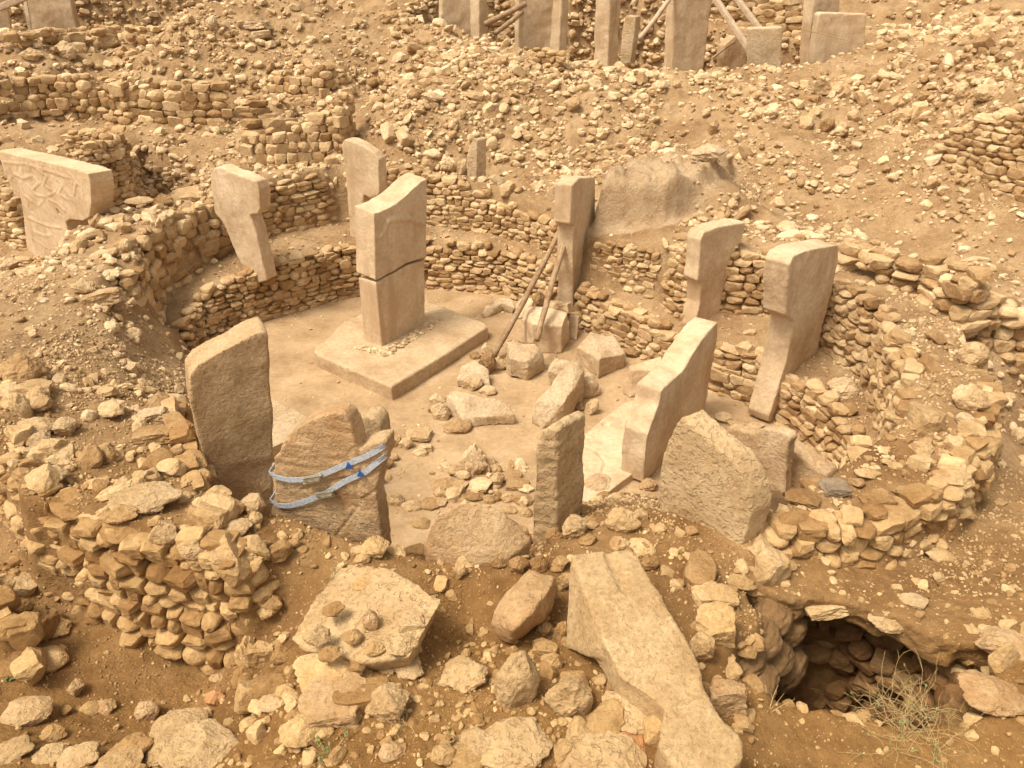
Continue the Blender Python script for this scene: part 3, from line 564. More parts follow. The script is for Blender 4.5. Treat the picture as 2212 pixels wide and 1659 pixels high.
slab('flat_slab_edge', 'brown slab set on edge behind the disc-shaped slab', (1600,1000,.9,1700,1055,.9), [(1560,960),(1572,922),(1600,930),(1625,935),(1650,925),(1680,930),(1700,938),(1708,950),(1700,965),(1698,1070),(1600,1060)], .22, 'brown', amp=.015, cat='slab')
slab('bench_slab', 'long squared slab lying against the dark corner of the right wall', (1695,1050,.55,1775,1058,.8), [(1690,1075),(1697,972),(1705,968),(1785,1025),(1790,1062),(1760,1080)], .35, 'brown', amp=.012, cat='slab')
# wall pillars at the back and the sides
def box_px(pl, poly, thick): return prism([on_plane(pl, *q) for q in poly], -pl[2] * thick)
slab('carved_pillar', 'large T-shaped pillar covered in carved reliefs at the left edge', (40,545,1.05,180,600,.95),
     [(-5,325),(20,332),(60,340),(110,351),(150,361),(173,368),(190,375),(195,395),(197,440),(192,470),(178,478),(150,474),(142,480),(146,500),(150,580),(60,560),(52,480),(45,430),(28,420),(10,370)], .5, 'pillar', vox=.022, amp=.010, back=.12, seed=3,
     rel=[([[(8,350),(60,355),(150,385)],[(30,375),(50,385),(70,380),(85,395),(70,410)],[(80,365),(100,380),(95,400),(110,410)],[(60,400),(75,420),(100,425),(120,415)],[(45,395),(52,420),(68,435)],[(105,430),(125,440),(140,455)],[(60,470),(80,480),(110,490),(130,492)],[(75,500),(95,510),(110,508)],[(80,520),(100,535)],[(120,385),(135,400),(128,418),(145,430)],[(30,345),(36,365)],[(60,348),(64,366)],[(90,356),(94,374)],[(150,375),(165,395),(160,420)]], .014, .05), ([[(20,360),(26,380),(18,395)],[(48,360),(44,378)],[(108,362),(118,378),(108,392)],[(132,370),(140,388)],[(86,408),(96,430),(84,445)],[(60,436),(58,455),(70,462)],[(140,410),(160,430),(165,455)],[(100,455),(112,472)],[(66,485),(70,515)],[(110,515),(120,540)],[(155,395),(175,400),(180,425)],[(20,405),(40,415)]], .008, .05), ([[(125,455),(127,460)]], -.12, .05)])
slab('pillar_left_wall', 'T-shaped pillar with a blocky head, standing in the left wall between the stone benches', (505,585,1.2,572,610,1.1),
     [(463,462),(452,380),(462,362),(475,360),(500,372),(530,382),(553,392),(560,410),(562,452),(556,463),(540,464),(552,500),(566,560),(577,606),(560,612),(520,570),(500,530),(480,480)], .38, 'pillar', vox=.028, amp=.012, back=-.03)
slab('pillar_behind_centre', 'T-shaped pillar standing in the back wall behind the central pillar', (758,540,.9,800,548,.9),
     [(748,400),(738,312),(745,302),(758,303),(785,316),(808,330),(818,345),(820,410),(818,424),(800,428),(785,420),(784,560),(760,560)], .42, 'pillar', vox=.03, amp=.012, back=-.05)
slab('small_standing_slab', 'small thin grey slab standing upright on the slope behind the ring', (1010,400,2.3,1036,405,2.3), [(1008,395),(1008,335),(1014,312),(1024,298),(1030,302),(1030,350),(1028,420),(1015,420)], .35, 'pitted', vox=.03, amp=.015, cat='slab', back=.1)
slab('fallen_slab', 'tilted slab leaning beside the propped pillar behind the ring wall', (1168,468,1.9,1192,472,1.9), [(1165,480),(1168,440),(1185,410),(1200,395),(1212,400),(1215,440),(1195,480)], .25, 'brown', amp=.02, cat='slab')
slab('propped_pillar', 'T-shaped pillar propped by two timber poles in the back right wall', RB(1238,650,16.75,1268,630,17.65),
     [(1285,383),(1287,430),(1283,520),(1276,580),(1270,640),(1270,670),(1238,680),(1238,560),(1240,500),(1241,488),(1232,484),(1234,440),(1236,400),(1252,384)], .42, 'pillar', vox=.028, amp=.014)
slab('bent_pillar', 'pillar with a grey curved side face and broken top in the right back wall', (1498,706,.95,1550,685,.95),
     [(1498,740),(1498,706),(1512,655),(1514,612),(1506,606),(1511,565),(1513,520),(1522,500),(1552,490),(1585,484),(1612,480),(1602,520),(1580,555),(1564,630),(1552,685),(1550,740)], .40, 'pillar', vox=.028, amp=.014)
slab('long_pillar', 'long leaning T-shaped pillar reaching down to the floor at the right', RB(1661,905,12.2,1765,760,13.35),
     [(1661,915),(1661,900),(1697,786),(1715,694),(1699,682),(1702,620),(1706,572),(1716,552),(1745,540),(1780,533),(1815,528),(1812,570),(1795,640),(1775,710),(1765,765),(1740,900)], .48, 'pillar', vox=.028, amp=.016)
# rear enclosure
R = dict(vox=.05, amp=.018, cat='pillar')
slab('rear_pillar', 'broad pillar cut by the top left corner, behind the pit', RB(75,95,36.5,170,100,36.9), [(70,180),(50,-60),(140,-60),(172,90),(176,185)], .6, **R)
slab('rear_pillar', 'narrow strip of a shaded pillar at the very top left corner', RB(-20,90,36.5,28,90,36.9), [(-20,180),(-20,-40),(10,-40),(28,80),(28,180)], .5, **R)
slab('rear_pillar', 'wide pale slab at the top edge, leftmost in the rear enclosure', RB(955,60,31.5,1025,60,31.9), [(955,140),(952,-50),(1025,-50),(1022,140)], .5, **R)
slab('rear_pillar', 'thin shaded pillar just right of the wide pale slab at the top edge', RB(1035,60,31.5,1056,60,31.9), [(1035,150),(1035,-50),(1056,-50),(1054,150)], .5, **R)
slab('rear_pillar', 'rough-faced broad pillar above the two short poles in the rear enclosure', RB(1122,100,31.5,1190,105,31.9), [(1120,180),(1120,-50),(1208,-50),(1206,50),(1194,55),(1190,182)], .5, **R)
slab('rear_pillar', 'smooth square pillar right of the rough-faced pillar in the rear enclosure', RB(1205,110,31.5,1225,112,31.9), [(1203,185),(1216,-50),(1230,-50),(1222,188)], 1.0, **R)
slab('rear_pillar', 'slim shaded pillar deep in the rear enclosure, in front of its back wall', RB(1313,95,33.5,1332,96,33.9), [(1312,168),(1316,50),(1320,-40),(1345,-40),(1340,60),(1332,168)], .8, **R)
slab('rear_pillar', 'tall smooth pillar in the rear enclosure between the white slab and the crossing timbers', RB(1449,135,31.5,1510,140,31.9), [(1447,215),(1462,-50),(1545,-50),(1512,215)], .7, **R)
slab('white_slab', 'small whitish slab with a flat top standing on the rear wall', RB(1340,130,28.2,1362,134,28.1), [(1338,140),(1344,60),(1350,38),(1352,33),(1374,36),(1372,62),(1362,138)], .45, 'pale', vox=.03, amp=.012, back=.1)
slab('block_head', 'square pale pillar head with a flat top, rising from the edge of the rear enclosure', RB(1614,150,28.0,1687,152,27.9), [(1614,165),(1614,62),(1690,59),(1687,165)], .75, 'pale', vox=.035, amp=.008, cat='pillar', back=.12)
slab('wide_head', 'wide tan pillar head with rounded top edge at the top right', RB(1754,130,28.2,1870,130,28.4), [(1753,150),(1757,100),(1768,32),(1775,27),(1872,30),(1870,60),(1862,150)], .6, 'pillar', vox=.035, amp=.012, back=.12)
slab('rear_pillar', 'narrow pillar standing behind the wide tan pillar head', RB(1748,90,29.5,1790,90,29.9), [(1744,200),(1750,70),(1762,-30),(1815,-30),(1810,200)], .5, **R)
slab('fallen_block', 'tilted block lying in shadow under the crossing timbers', RB(1570,140,33.5,1610,140,33.9), [(1562,125),(1566,98),(1590,75),(1612,90),(1612,210),(1575,220)], .5, 'brown', vox=.05, amp=.02, cat='stone')
# fallen T pillar and big blocks in front
def hull_obj(name, label, pts, m, cat, vox=.03, amp=.02, seed=1, base=None, extra=None, sc=2.2):
    q = [tuple(P(*p)) for p in pts]
    if base is not None: q += [(a, b, base) for a, b, _ in q]
    V, T = remesh([hull(q)] + ([hull([tuple(P(*p)) for p in e]) for e in extra] if extra else []), vox); V = rough(V, T, amp * 1.25, sc * 1.25, seed, 6)
    o0 = np.array([V[:, 0].mean(), V[:, 1].mean(), V[:, 2].min()])
    o = link(name, mk_mesh(name, V - o0, T, True), M[m], None, o0); tag(o, label, cat); return o
tl = [(1233,1198),(1290,1190),(1363,1186),(1375,1195),(1400,1240),(1440,1310),(1480,1370),(1510,1430),(1520,1490),(1560,1550),(1606,1600),(1606,1640),(1580,1668),(1545,1690),(1480,1690),(1420,1605),(1435,1530),(1380,1490),(1340,1460),(1310,1400),(1270,1300)]
zt = lambda v: 2.35 - (v - 1190) * .0006
pt = [P(u, v, zt(v)) for u, v in tl]
V_, T_ = remesh([prism([p + Vector((0, 0, -.42)) for p in pt], Vector((0, 0, .42))), hull([tuple(P(1233,1198,2.34)), tuple(P(1290,1190,2.34)), tuple(P(1310,1400,2.22)), tuple(P(1340,1440,2.2)), tuple(P(1222,1400,1.6)), tuple(P(1330,1420,1.5)), tuple(P(1240,1330,1.4)), tuple(P(1300,1350,1.4))])], .026, 2)
a0 = np.array(P(1318,1200,2.34)); b0 = np.array(P(1352,1270,2.3)); e = (b0 - a0)[:2]
V_ = rough(V_, T_, .014, 3, 8); t_ = np.clip(((V_[:, :2] - a0[:2]) @ e) / (e @ e), -.02, 1); D_ = np.linalg.norm(V_[:, :2] - a0[:2] - t_[:, None] * e, axis=1)
V_[:, 2] -= np.where(V_[:, 2] > 2.1, np.clip((.075 - D_) / .025, 0, 1) * .05, 0)
o = link('fallen_pillar', mk_mesh('fallen_pillar', V_, T_, True), M['pale']); tag(o, 'long fallen slab pillar with a short groove near its head, lying in the foreground', 'pillar')
hull_obj('large_slab', 'large flat pitted slab lying tilted in the centre foreground', [(720,1222,2.0),(760,1215,2.02),(842,1228,2.08),(900,1260,2.13),(957,1290,2.18),(950,1312,2.14),(885,1420,2.1),(780,1430,1.98),(660,1400,1.85),(625,1380,1.82),(700,1300,1.9),(935,1340,1.6),(890,1470,1.5),(700,1440,1.5)], 'pitted', 'slab', vox=.024, amp=.02, seed=4)
hull_obj('dome_slab', 'broad smooth slab with a rounded top, set in the front rim', [(915,1180,1.75),(925,1145,2.1),(945,1110,2.3),(985,1085,2.4),(1030,1080,2.4),(1080,1098,2.3),(1120,1130,2.1),(1150,1165,1.9),(1100,1205,1.8),(1000,1225,1.7),(930,1215,1.6)], 'brown', 'slab', base=1.2, vox=.026, amp=.012, seed=5)
hull_obj('brown_boulder', 'long brown boulder lying on the bare soil beside the fallen slab pillar', [(1062,1350,1.75),(1080,1375,1.6),(1105,1390,1.6),(1180,1340,1.7),(1206,1275,1.85),(1195,1245,2.05),(1140,1232,2.1),(1120,1250,2.1),(1080,1300,2.0),(1150,1320,2.12),(1195,1262,2.1),(1110,1360,2.0),(1100,1340,1.3),(1180,1290,1.3)], 'brown', 'boulder', vox=.024, amp=.024, seed=6)
# blocks on the sunken floor
def blk(label, pts, m='pale', seed=1, amp=.018, name='fallen_block', vox=.023, extra=None, cat='block'): return hull_obj(name, label, pts, m, cat, vox, amp, seed, 0.0, extra)
blk('long pointed block with a fluted broken side, lying on the floor', [(962,850,.4),(972,842,.45),(1005,848,.5),(1045,858,.42),(1092,868,.36),(1113,895,.22),(1100,900,.05),(1020,920,.0),(1000,905,.2),(975,870,.25)], seed=11)
o = blk('tilted angular block standing on end in the middle of the floor', [(1148,900,.15),(1170,927,.0),(1200,920,.0),(1245,845,.35),(1263,800,.75),(1255,778,.9),(1240,772,.95),(1215,800,.8),(1170,853,.55),(1222,868,.5),(1155,870,.45)], seed=12)
blk('large squarish pale block with a dark pitted end, at the foot of the left pole', [(1093,735,.6),(1110,727,.62),(1155,738,.6),(1158,765,.5),(1178,780,.25),(1175,800,.05),(1150,815,0),(1095,805,0),(1140,780,.5),(1100,775,.5)], seed=13, amp=.028)
blk('wedge-shaped block with a flat sloping top, right of the others near the bench wall', [(1244,750,.3),(1275,716,.6),(1325,722,.55),(1350,765,.35),(1300,800,.05),(1250,765,.05),(1295,775,.5),(1345,770,.1)], seed=14)
blk('big barrel-like block behind the two poles', [(1125,690,.5),(1135,663,.75),(1175,660,.85),(1225,676,.8),(1229,700,.5),(1215,742,.05),(1170,738,0),(1128,715,.1),(1150,700,.75),(1215,705,.7)], seed=15, m='pillar')
blk('dark angular block half hidden by the broken pale pillar', [(1360,790,.65),(1390,780,.7),(1430,768,.7),(1430,800,.6),(1345,835,.15),(1360,860,0),(1400,855,0),(1425,840,.1),(1365,800,.6)], seed=16, m='pillar')
blk('rough block behind the tilted angular block', [(1182,800,.35),(1200,775,.55),(1235,780,.55),(1240,820,.2),(1190,830,.05)], seed=17, amp=.03)
blk('rough rounded block right of the tilted angular block', [(1262,800,.45),(1290,808,.4),(1298,840,.15),(1285,858,0),(1255,850,.1),(1258,815,.5)], seed=18, amp=.03)
blk('L-shaped broken stone lying at the foot of the back wall', [(1039,676,.15),(1048,660,.22),(1070,647,.25),(1085,655,.22),(1052,685,.02)], seed=19, extra=[[(1068,648,.25),(1082,641,.28),(1108,645,.28),(1113,665,.18),(1108,678,0),(1075,668,0),(1072,660,0)]])
blk('flat stone leaning behind the foot of the left pole', [(1108,660,.1),(1130,640,.4),(1155,645,.45),(1140,680,.1),(1115,690,0)], seed=20, m='pillar')
blk('thin upright slab leaning on the bench wall right of the barrel-like block', [(1228,700,.3),(1232,678,.5),(1250,680,.5),(1245,735,.02),(1226,728,.02)], seed=21, m='pillar')
blk('flat tapering stone lying beside the rock pile, left of the squarish block', [(985,820,.2),(998,790,.3),(1028,776,.4),(1055,800,.3),(1060,830,.1),(1020,838,0),(990,835,0)], seed=22)
# timber
def taper(pts, r0, r1, seg=10, seed=0, nz=.08):
    pts = [Vector(p) for p in pts]; Vs, Ts = [], []; n = len(pts); rgl = np.random.RandomState(seed)
    for i, p in enumerate(pts):
        d = (pts[min(i + 1, n - 1)] - pts[max(i - 1, 0)]).normalized(); a = d.orthogonal().normalized() if i == 0 else (a - d * a.dot(d)).normalized(); b = d.cross(a); r = r0 + (r1 - r0) * i / (n - 1)
        for k in range(seg):
            t = 2 * math.pi * k / seg; Vs.append(p + (a * math.cos(t) + b * math.sin(t)) * r * (1 + rgl.uniform(-nz, nz)))
    for i in range(n - 1):
        for k in range(seg):
            A, B = i * seg + k, i * seg + (k + 1) % seg; Ts += [(A, B, B + seg), (A, B + seg, A + seg)]
    c0 = len(Vs); Vs += [pts[0], pts[-1]]
    for k in range(seg): Ts.append((c0, (k + 1) % seg, k)); Ts.append((c0 + 1, (n - 1) * seg + k, (n - 1) * seg + (k + 1) % seg))
    return np.array([tuple(v) for v in Vs]), np.array(Ts)
def pole(label, a, b, r0, r1, m='wood', seed=1, n=14, bow=.03, cat='pole', name='timber_pole', seg=10, grp=None):
    a, b = Vector(a), Vector(b); rgl = random.Random(seed); pts = [a.lerp(b, i / n) + Vector((rgl.uniform(-1, 1), rgl.uniform(-1, 1), rgl.uniform(-1, 1))) * .008 + Vector((bow * math.sin(math.pi * i / n), 0, 0)) for i in range(n + 1)]
    Vp, Tp = taper(pts, r0, r1, seg, seed, .05); o = link(name, mk_mesh(name, Vp, Tp, True), M[m]); tag(o, label, cat, grp); return o
pole('long rounded timber pole propping the T pillar, the left one of the pair', P(1064,772,.12), on_plane(vplane((1192,648,.4,1252,642,.6)), 1211,490) + Vector((0,-.12,0)), .075, .06, seed=2, grp='poles propping the pillar')
pole('split grey timber pole propping the T pillar, the right one of the pair', P(1160,735,.62), on_plane(vplane((1192,648,.4,1252,642,.6)), 1229,490) + Vector((0,-.12,0)), .065, .075, seed=3, bow=-.03, grp='poles propping the pillar')
pole('dark pole slanting up to the rough-faced rear pillar, the upper of two', P(1048,52,ztop(30.6,52)), P(1135,8,ztop(31.4,8)), .1, .1, seed=4)
pole('short dark pole under the upper slanting pole, behind the rear stones', P(1070,72,ztop(30.2,72)), P(1128,25,ztop(31.3,25)), .09, .09, seed=5)
pole('round pole leaning up to the right behind the small whitish slab', P(1380,85,ztop(29.6,85)), P(1455,-15,ztop(31.5,-15)), .085, .085, 'wood2', seed=6)
def beam(label, a, b, w, h, seed=1, name='timber_beam', m='wood2'):
    a, b = Vector(a), Vector(b); d = (b - a).normalized(); s = d.cross(Vector((0, 0, 1))).normalized() * w / 2; t = d.cross(s).normalized() * h / 2
    pc = prism([a + s + t, a - s + t, a - s - t, a + s - t], b - a); V, T = remesh([pc], .03, 1); V = rough(V, T, .004, 4, seed)
    o = link(name, mk_mesh(name, V, T, True), M[m]); tag(o, label, 'beam'); return o
beam('square pale beam slanting down to the left side of the square pillar head', P(1622,112,ztop(29,112)), P(1530,-25,ztop(31,-25)), .2, .2)
beam('square pale beam crossing behind the other one, higher at the top edge', P(1650,75,ztop(30.5,75)), P(1575,-25,ztop(32,-25)), .2, .2)
beam('thin dark pole at the foot of the tilted block in the rear enclosure', P(1540,125,ztop(29.5,125)), P(1585,90,ztop(32,90)), .08, .08, m='wood')
beam('pale horizontal timber beam crossing the top left corner', P(-30,28,ztop(34.4,28)), P(70,-12,ztop(34.6,-12)), .25, .25)
beam('pale upright plank leaning in front of the broad top left pillar', P(68,80,ztop(34.6,80)), P(50,-25,ztop(35.4,-25)), .16, .08)
# wooden stand at the right edge
st = link('wooden_platform', None, loc=P(2215,175,4.6)); tag(st, 'small grey wooden platform of boards cut by the right picture edge', 'platform')
def lbox(name, parent, c, s, m, rz=0, tint=None):
    x, y, z = [q / 2 for q in s]; Vb = [(i * x, j * y, k * z) for i in (-1, 1) for j in (-1, 1) for k in (-1, 1)]; pc = hull(Vb); V, T = remesh([pc], max(.02, min(s) / 3), 0); V = rough(V, T, .003, 5, 3)
    o = link(name, mk_mesh(name, V, T, False), M[m], parent); o.location = c; o.rotation_euler = (0, 0, rz); return o
lbox('top_board', st, (.05, 0, .50), (1.0, .3, .05), 'wood2', .1); lbox('top_board', st, (.05, -.3, .48), (1.0, .26, .05), 'wood2', .1)
lbox('side_board', st, (.05, -.42, .33), (1.0, .06, .18), 'wood2', .1); lbox('leg', st, (-.3, -.3, .1), (.1, .1, .5), 'wood', .1); lbox('leg', st, (-.3, .2, .1), (.1, .1, .5), 'wood', .1)
# straps
def ribbon(name, parent, pts, up, w, th, m):
    pts = [Vector(p) for p in pts]; Vs, Ts = [], []; n = len(pts)
    for i, p in enumerate(pts):
        d = (pts[min(i + 1, n - 1)] - pts[max(i - 1, 0)]).normalized(); s = (up - d * up.dot(d)).normalized(); q = d.cross(s).normalized()
        for a, b in ((-1, -1), (1, -1), (1, 1), (-1, 1)): Vs.append(p + s * a * w / 2 + q * b * th / 2)
    for i in range(n - 1):
        for k in range(4):
            A, B = i * 4 + k, i * 4 + (k + 1) % 4; Ts += [(A, B, B + 4), (A, B + 4, A + 4)]
    Ts += [(0, 2, 1), (0, 3, 2)]; L = (n - 1) * 4; Ts += [(L, L + 1, L + 2), (L, L + 2, L + 3)]
    return link(name, mk_mesh(name, np.array([tuple(v) for v in Vs]), np.array(Ts), False), M[m], parent)
spl = vplane(SB); nS = spl[2]
for label, path, bk, bt in (('grey ratchet strap round the cracked slab, the upper of the two', [(588,1020),(600,1029),(625,1035),(655,1034),(680,1030),(710,1018),(745,1003),(790,985),(812,973),(834,962)], (680,1029), (757,1001)),
                    ('grey ratchet strap round the cracked slab, the lower of the two', [(590,1080),(602,1090),(625,1091),(655,1083),(690,1070),(715,1057),(745,1038),(790,1018),(812,1000),(836,985)], (706,1062), (782,1018))):
    e = link('ratchet_strap', None, loc=on_plane(spl, *path[0])); tag(e, label, 'strap', 'ratchet straps on the cracked slab')
    pp_ = [on_plane(spl, *q) + nS * .022 for q in path]; dr = spl[1] if spl[1].dot(pp_[-1] - pp_[0]) > 0 else -spl[1]
    full = [pp_[0] - nS * .33 - dr * .04, pp_[0] - nS * .15 - dr * .04, pp_[0] - dr * .03] + pp_[1:-1] + [pp_[-1] - dr * .02, pp_[-1] - nS * .12 - dr * .01, pp_[-1] - nS * .30 - dr * .03]
    full = [full[0].lerp(full[-1], .5)] + full[:] ; full = [p - e.location for p in full[1:]]
    ribbon('webbing', e, full, Vector((0, 0, 1)), .072, .008, 'strap')
    q = on_plane(spl, *bk) + nS * .06 - e.location; ang = math.atan2(dr.y, dr.x)
    rk_ = lbox('ratchet', e, q, (.26, .045, .06), 'steel', ang); rk_.rotation_euler = (0, -.35, ang)
    for dz in (-.03, .03):
        b = lbox('side_plate', e, q + Vector((0, 0, dz * 1.3)), (.30, .055, .014), 'steel', ang); b.rotation_euler = (0, -.35, ang)
    hd = lbox('handle', e, q + nS * .035 + dr * .04, (.18, .02, .07), 'steel', ang); hd.rotation_euler = (0, -.35, ang)
    q2 = on_plane(spl, *bt) + nS * .05 - e.location; c = [q2 + Vector((0, 0, .06)), q2 - dr * .045 - Vector((0, 0, .04)), q2 + dr * .05 - Vector((0, 0, .035))]
    V_, T_ = prism(c, nS * .012); link('blue_tag', mk_mesh('blue_tag', V_, T_), M['blue'], e)
# sandbags shoring the pit
def bag(label, u, v, z, w, d, h, yaw, tilt, seed):
    V, T = ICO[5]; V = V.copy(); V = np.sign(V) * np.abs(V) ** np.array([.75, .75, .85]); p = np.c_[V[:, 0] * 2, V[:, 1] * 6, V[:, 2] * 2]
    V = V * (1 + .07 * fbm(p + seed, 4, seed)[:, None]); V = V * (1 - .25 * np.abs(V[:, :1]) ** 4 * np.array([0, 1, 1]))
    fold = np.sin(V[:, 0] * 9 + 3 * fbm(V * 1.5 + seed, 2, seed + 1)) * .02 * np.abs(V[:, 0]) ; V[:, 2] += fold
    V = V * np.array([w, d, h]) * .62; o = link('sandbag', mk_mesh('sandbag', V, T, True), M['bag']); q = P(u, v, z); o.location = q; o.rotation_euler = (tilt, .25, math.radians(yaw)); tag(o, label, 'sandbag', 'old sandbags shoring the pit'); return o
for i, (u, v, z, w, d, h, yaw, tl_, lb) in enumerate([(1705,1300,1.15,.42,.34,.30,65,.5,'highest of the brown sandbags, at the rim of the pit'),(1670,1330,1.15,.46,.36,.32,60,.5,'plump brown sandbag just below the highest one at the pit rim'),(1640,1378,1.15,.5,.38,.34,60,.5,'wrinkled brown sandbag in the middle of the stack at the pit'),
    (1606,1425,1.12,.46,.36,.36,60,.5,'brown sandbag at the outer left of the stack beside the pit'),(1700,1352,.8,.48,.36,.34,62,.6,'brown sandbag hanging inside the pit below the highest ones'),(1668,1420,.75,.52,.36,.36,60,.6,'brown sandbag low on the left side of the pit, in shadow'),(1635,1475,.9,.5,.34,.36,60,.5,'lowest brown sandbag at the near end of the stack'),(1690,1440,.3,.6,.4,.5,60,.4,'deepest sandbag, almost lost in the dark of the pit')]):
    bag(lb, u, v, z, w, d, h, yaw, tl_, i + 3)
# guide cords stretched over the dig
pole('thin brown cord stretched across the slope at the top right', P(1560,22,6.0), P(2212,180,5.6), .012, .012, 'cord', n=2, bow=0, cat='cord', name='guide_cord', seg=5)
pole('thin cord stretched in front of the carved pillar', P(60,455,2.0), P(215,395,2.3), .008, .008, 'cord', n=2, bow=0, cat='cord', name='guide_cord', seg=5)

# crumbled mortar round the pillar foot
rgm = np.random.RandomState(3); n = 420; t_ = rgm.rand(n); c0, c1, c2, c3 = [np.array(P(u, v, ZP))[:2] for u, v in ((775,745),(826,757),(925,702),(950,690))]
pl_ = np.array([c0 + (c1 - c0) * t * 3 if t < .33 else (c1 + (c2 - c1) * (t - .33) * 1.6 if t < .95 else c2 + (c3 - c2) * (t - .95) * 20) for t in t_]); pl_ = pl_ + rgm.uniform(-.04, .24, (n, 1)) * np.array([.75, -.66]) * (t_[:, None] > .2) + rgm.uniform(-.03, .2, (n, 1)) * np.array([-.2, -.9]) * (t_[:, None] < .45)
s_ = .02 + .09 * rgm.rand(n) ** 2; RM = [rock(700 + k, 1, 'c', .05) for k in range(6)]
a, b, c = merge_rocks(RM, rgm.randint(0, 6, n), np.c_[pl_, np.full(n, ZP) + s_ * .1], np.c_[s_ * 1.3, s_, s_ * .5], np.c_[rgm.normal(0, .2, (n, 2)), rgm.uniform(-3, 3, n)], rgm)
o = link('crumbled_mortar', mk_mesh('crumbled_mortar', a, b, False, {'tint': c}), M['rub']); tag(o, 'crumbled mortar and chips round the foot of the central pillar', 'mortar', None, 'stuff')
# ------------------------------------------------------------------ loose stones; hand-placed first
ROCKS = {k: [rock(200 + 31 * s + ord(k), 5, k, .085 if k != 'r' else .065) for s in range(6)] for k in 'cbr'}
RMESH = {k: [mk_mesh('stone_shape', V, T, False) for V, T in ROCKS[k]] for k in ROCKS}
_rc = 0
def rk(u0, v0, u1, v1, kind, label, m='rock', cat='stone', yaw=None, tilt=.15, seat=.25, dr=.8, hmax=None, group=None, name='loose_stone', z=None):
    global _rc; _rc += 1; rg = random.Random(_rc * 77 + int(u0))
    uc = (u0 + u1) / 2; vb = v1 - seat * (v1 - v0)
    if z is None: p, t = G(uc, vb)
    else: p = P(uc, vb, z); t = (p - Vector((0, 0, CZ))).length
    dep = p.y * CT + (CZ - p.z) * ST; ppm = F / dep
    al = math.atan2(CZ - p.z, p.y); W = (u1 - u0) / ppm; D = W * dr
    Hh = max(.3 * W, ((v1 - v0) / ppm - D * math.sin(al) * .85) / math.cos(al)); Hh = min(Hh, W * 1.6 if hmax is None else hmax)
    me = RMESH[kind][rg.randrange(6)]; key = m
    o = link(name, me if m == 'rock' else matmesh(me, m))
    if m == 'rock' and len(me.materials) == 0: me.materials.append(M['rock'])
    o.scale = (W * 1.13, D * 1.13, Hh * 1.2); y = rg.uniform(-.35, .35) if yaw is None else math.radians(yaw)
    o.rotation_euler = (rg.uniform(-tilt, tilt), rg.uniform(-tilt, tilt), y)
    o.location = (p.x, p.y + D * .12, p.z + Hh * .33)
    tag(o, label, cat, group); return o
_mm = {}
def matmesh(me, m):
    k = (me.name, m)
    if k not in _mm:
        c = me.copy(); c.materials.clear(); c.materials.append(M[m]); _mm[k] = c
    return _mm[k]
# ------------------------------------------------------------------ hand-placed stones (picture box, kind, label, material)
gF, gP, gQ = 'stones lying on the sunken floor', 'heap of stones at the front of the floor', 'stones in the foreground'
for q in [
 (1150,630,1178,663,'c','small upright stone on top of the barrel-like block','rock',None,.75),(1185,647,1232,676,'b','squared stone on the right end of the barrel-like block','rock',None,.75)]:
    rk(*q[:6], m=q[6], group=None, z=q[8])
for q in [
 (1036,760,1072,822,'c','rough upright stone at the foot of the left pole'),(1063,770,1093,806,'c','squared stone between the pole foot and the squarish block'),(1014,756,1038,780,'c','small stone at the far end of the rock pile by the pedestal'),(1040,742,1062,770,'c','stone wedged behind the pole foot'),
 (1000,810,1042,850,'c','pale rough stone just above the long pointed block'),(1035,830,1072,858,'c','low stone at the right end of the rock pile above the long pointed block'),
 (930,848,962,872,'c','flat triangular stone at the upper left of the small group'),(926,868,956,893,'b','small squared stone left of the long pointed block'),(932,865,972,916,'c','triangular stone leaning on the long pointed block'),(960,898,1016,940,'r','rounded oval stone below the long pointed block'),
 (1264,862,1291,906,'c','angular upright stone right of the tilted block'),(1244,868,1264,892,'c','small dark stone under the tilted block'),(1350,748,1384,778,'c','stone at the foot of the bench wall right of the wedge-shaped block'),(1395,738,1428,776,'c','stone leaning on the bench wall behind the broken pale pillar'),
 (1240,905,1262,925,'c','dark low stone beside the tilted block'),
 (876,924,930,954,'b','flat oblong stone at the top of the little group right of the straps'),(832,938,866,970,'b','flat squared stone touching the strapped slab'),(861,942,892,976,'c','angular stone in the middle of the little group right of the straps'),(893,964,922,988,'c','small stone in the little group, lower middle'),(906,956,934,980,'b','small brick-like stone at the right of the little group'),(838,976,862,1000,'c','small stone at the left of the little group by the straps'),(824,988,850,1020,'c','brown stone next to the straps'),(810,1020,832,1056,'c','stone half hidden behind the strapped slab')]:
    rk(*q, group=gF)
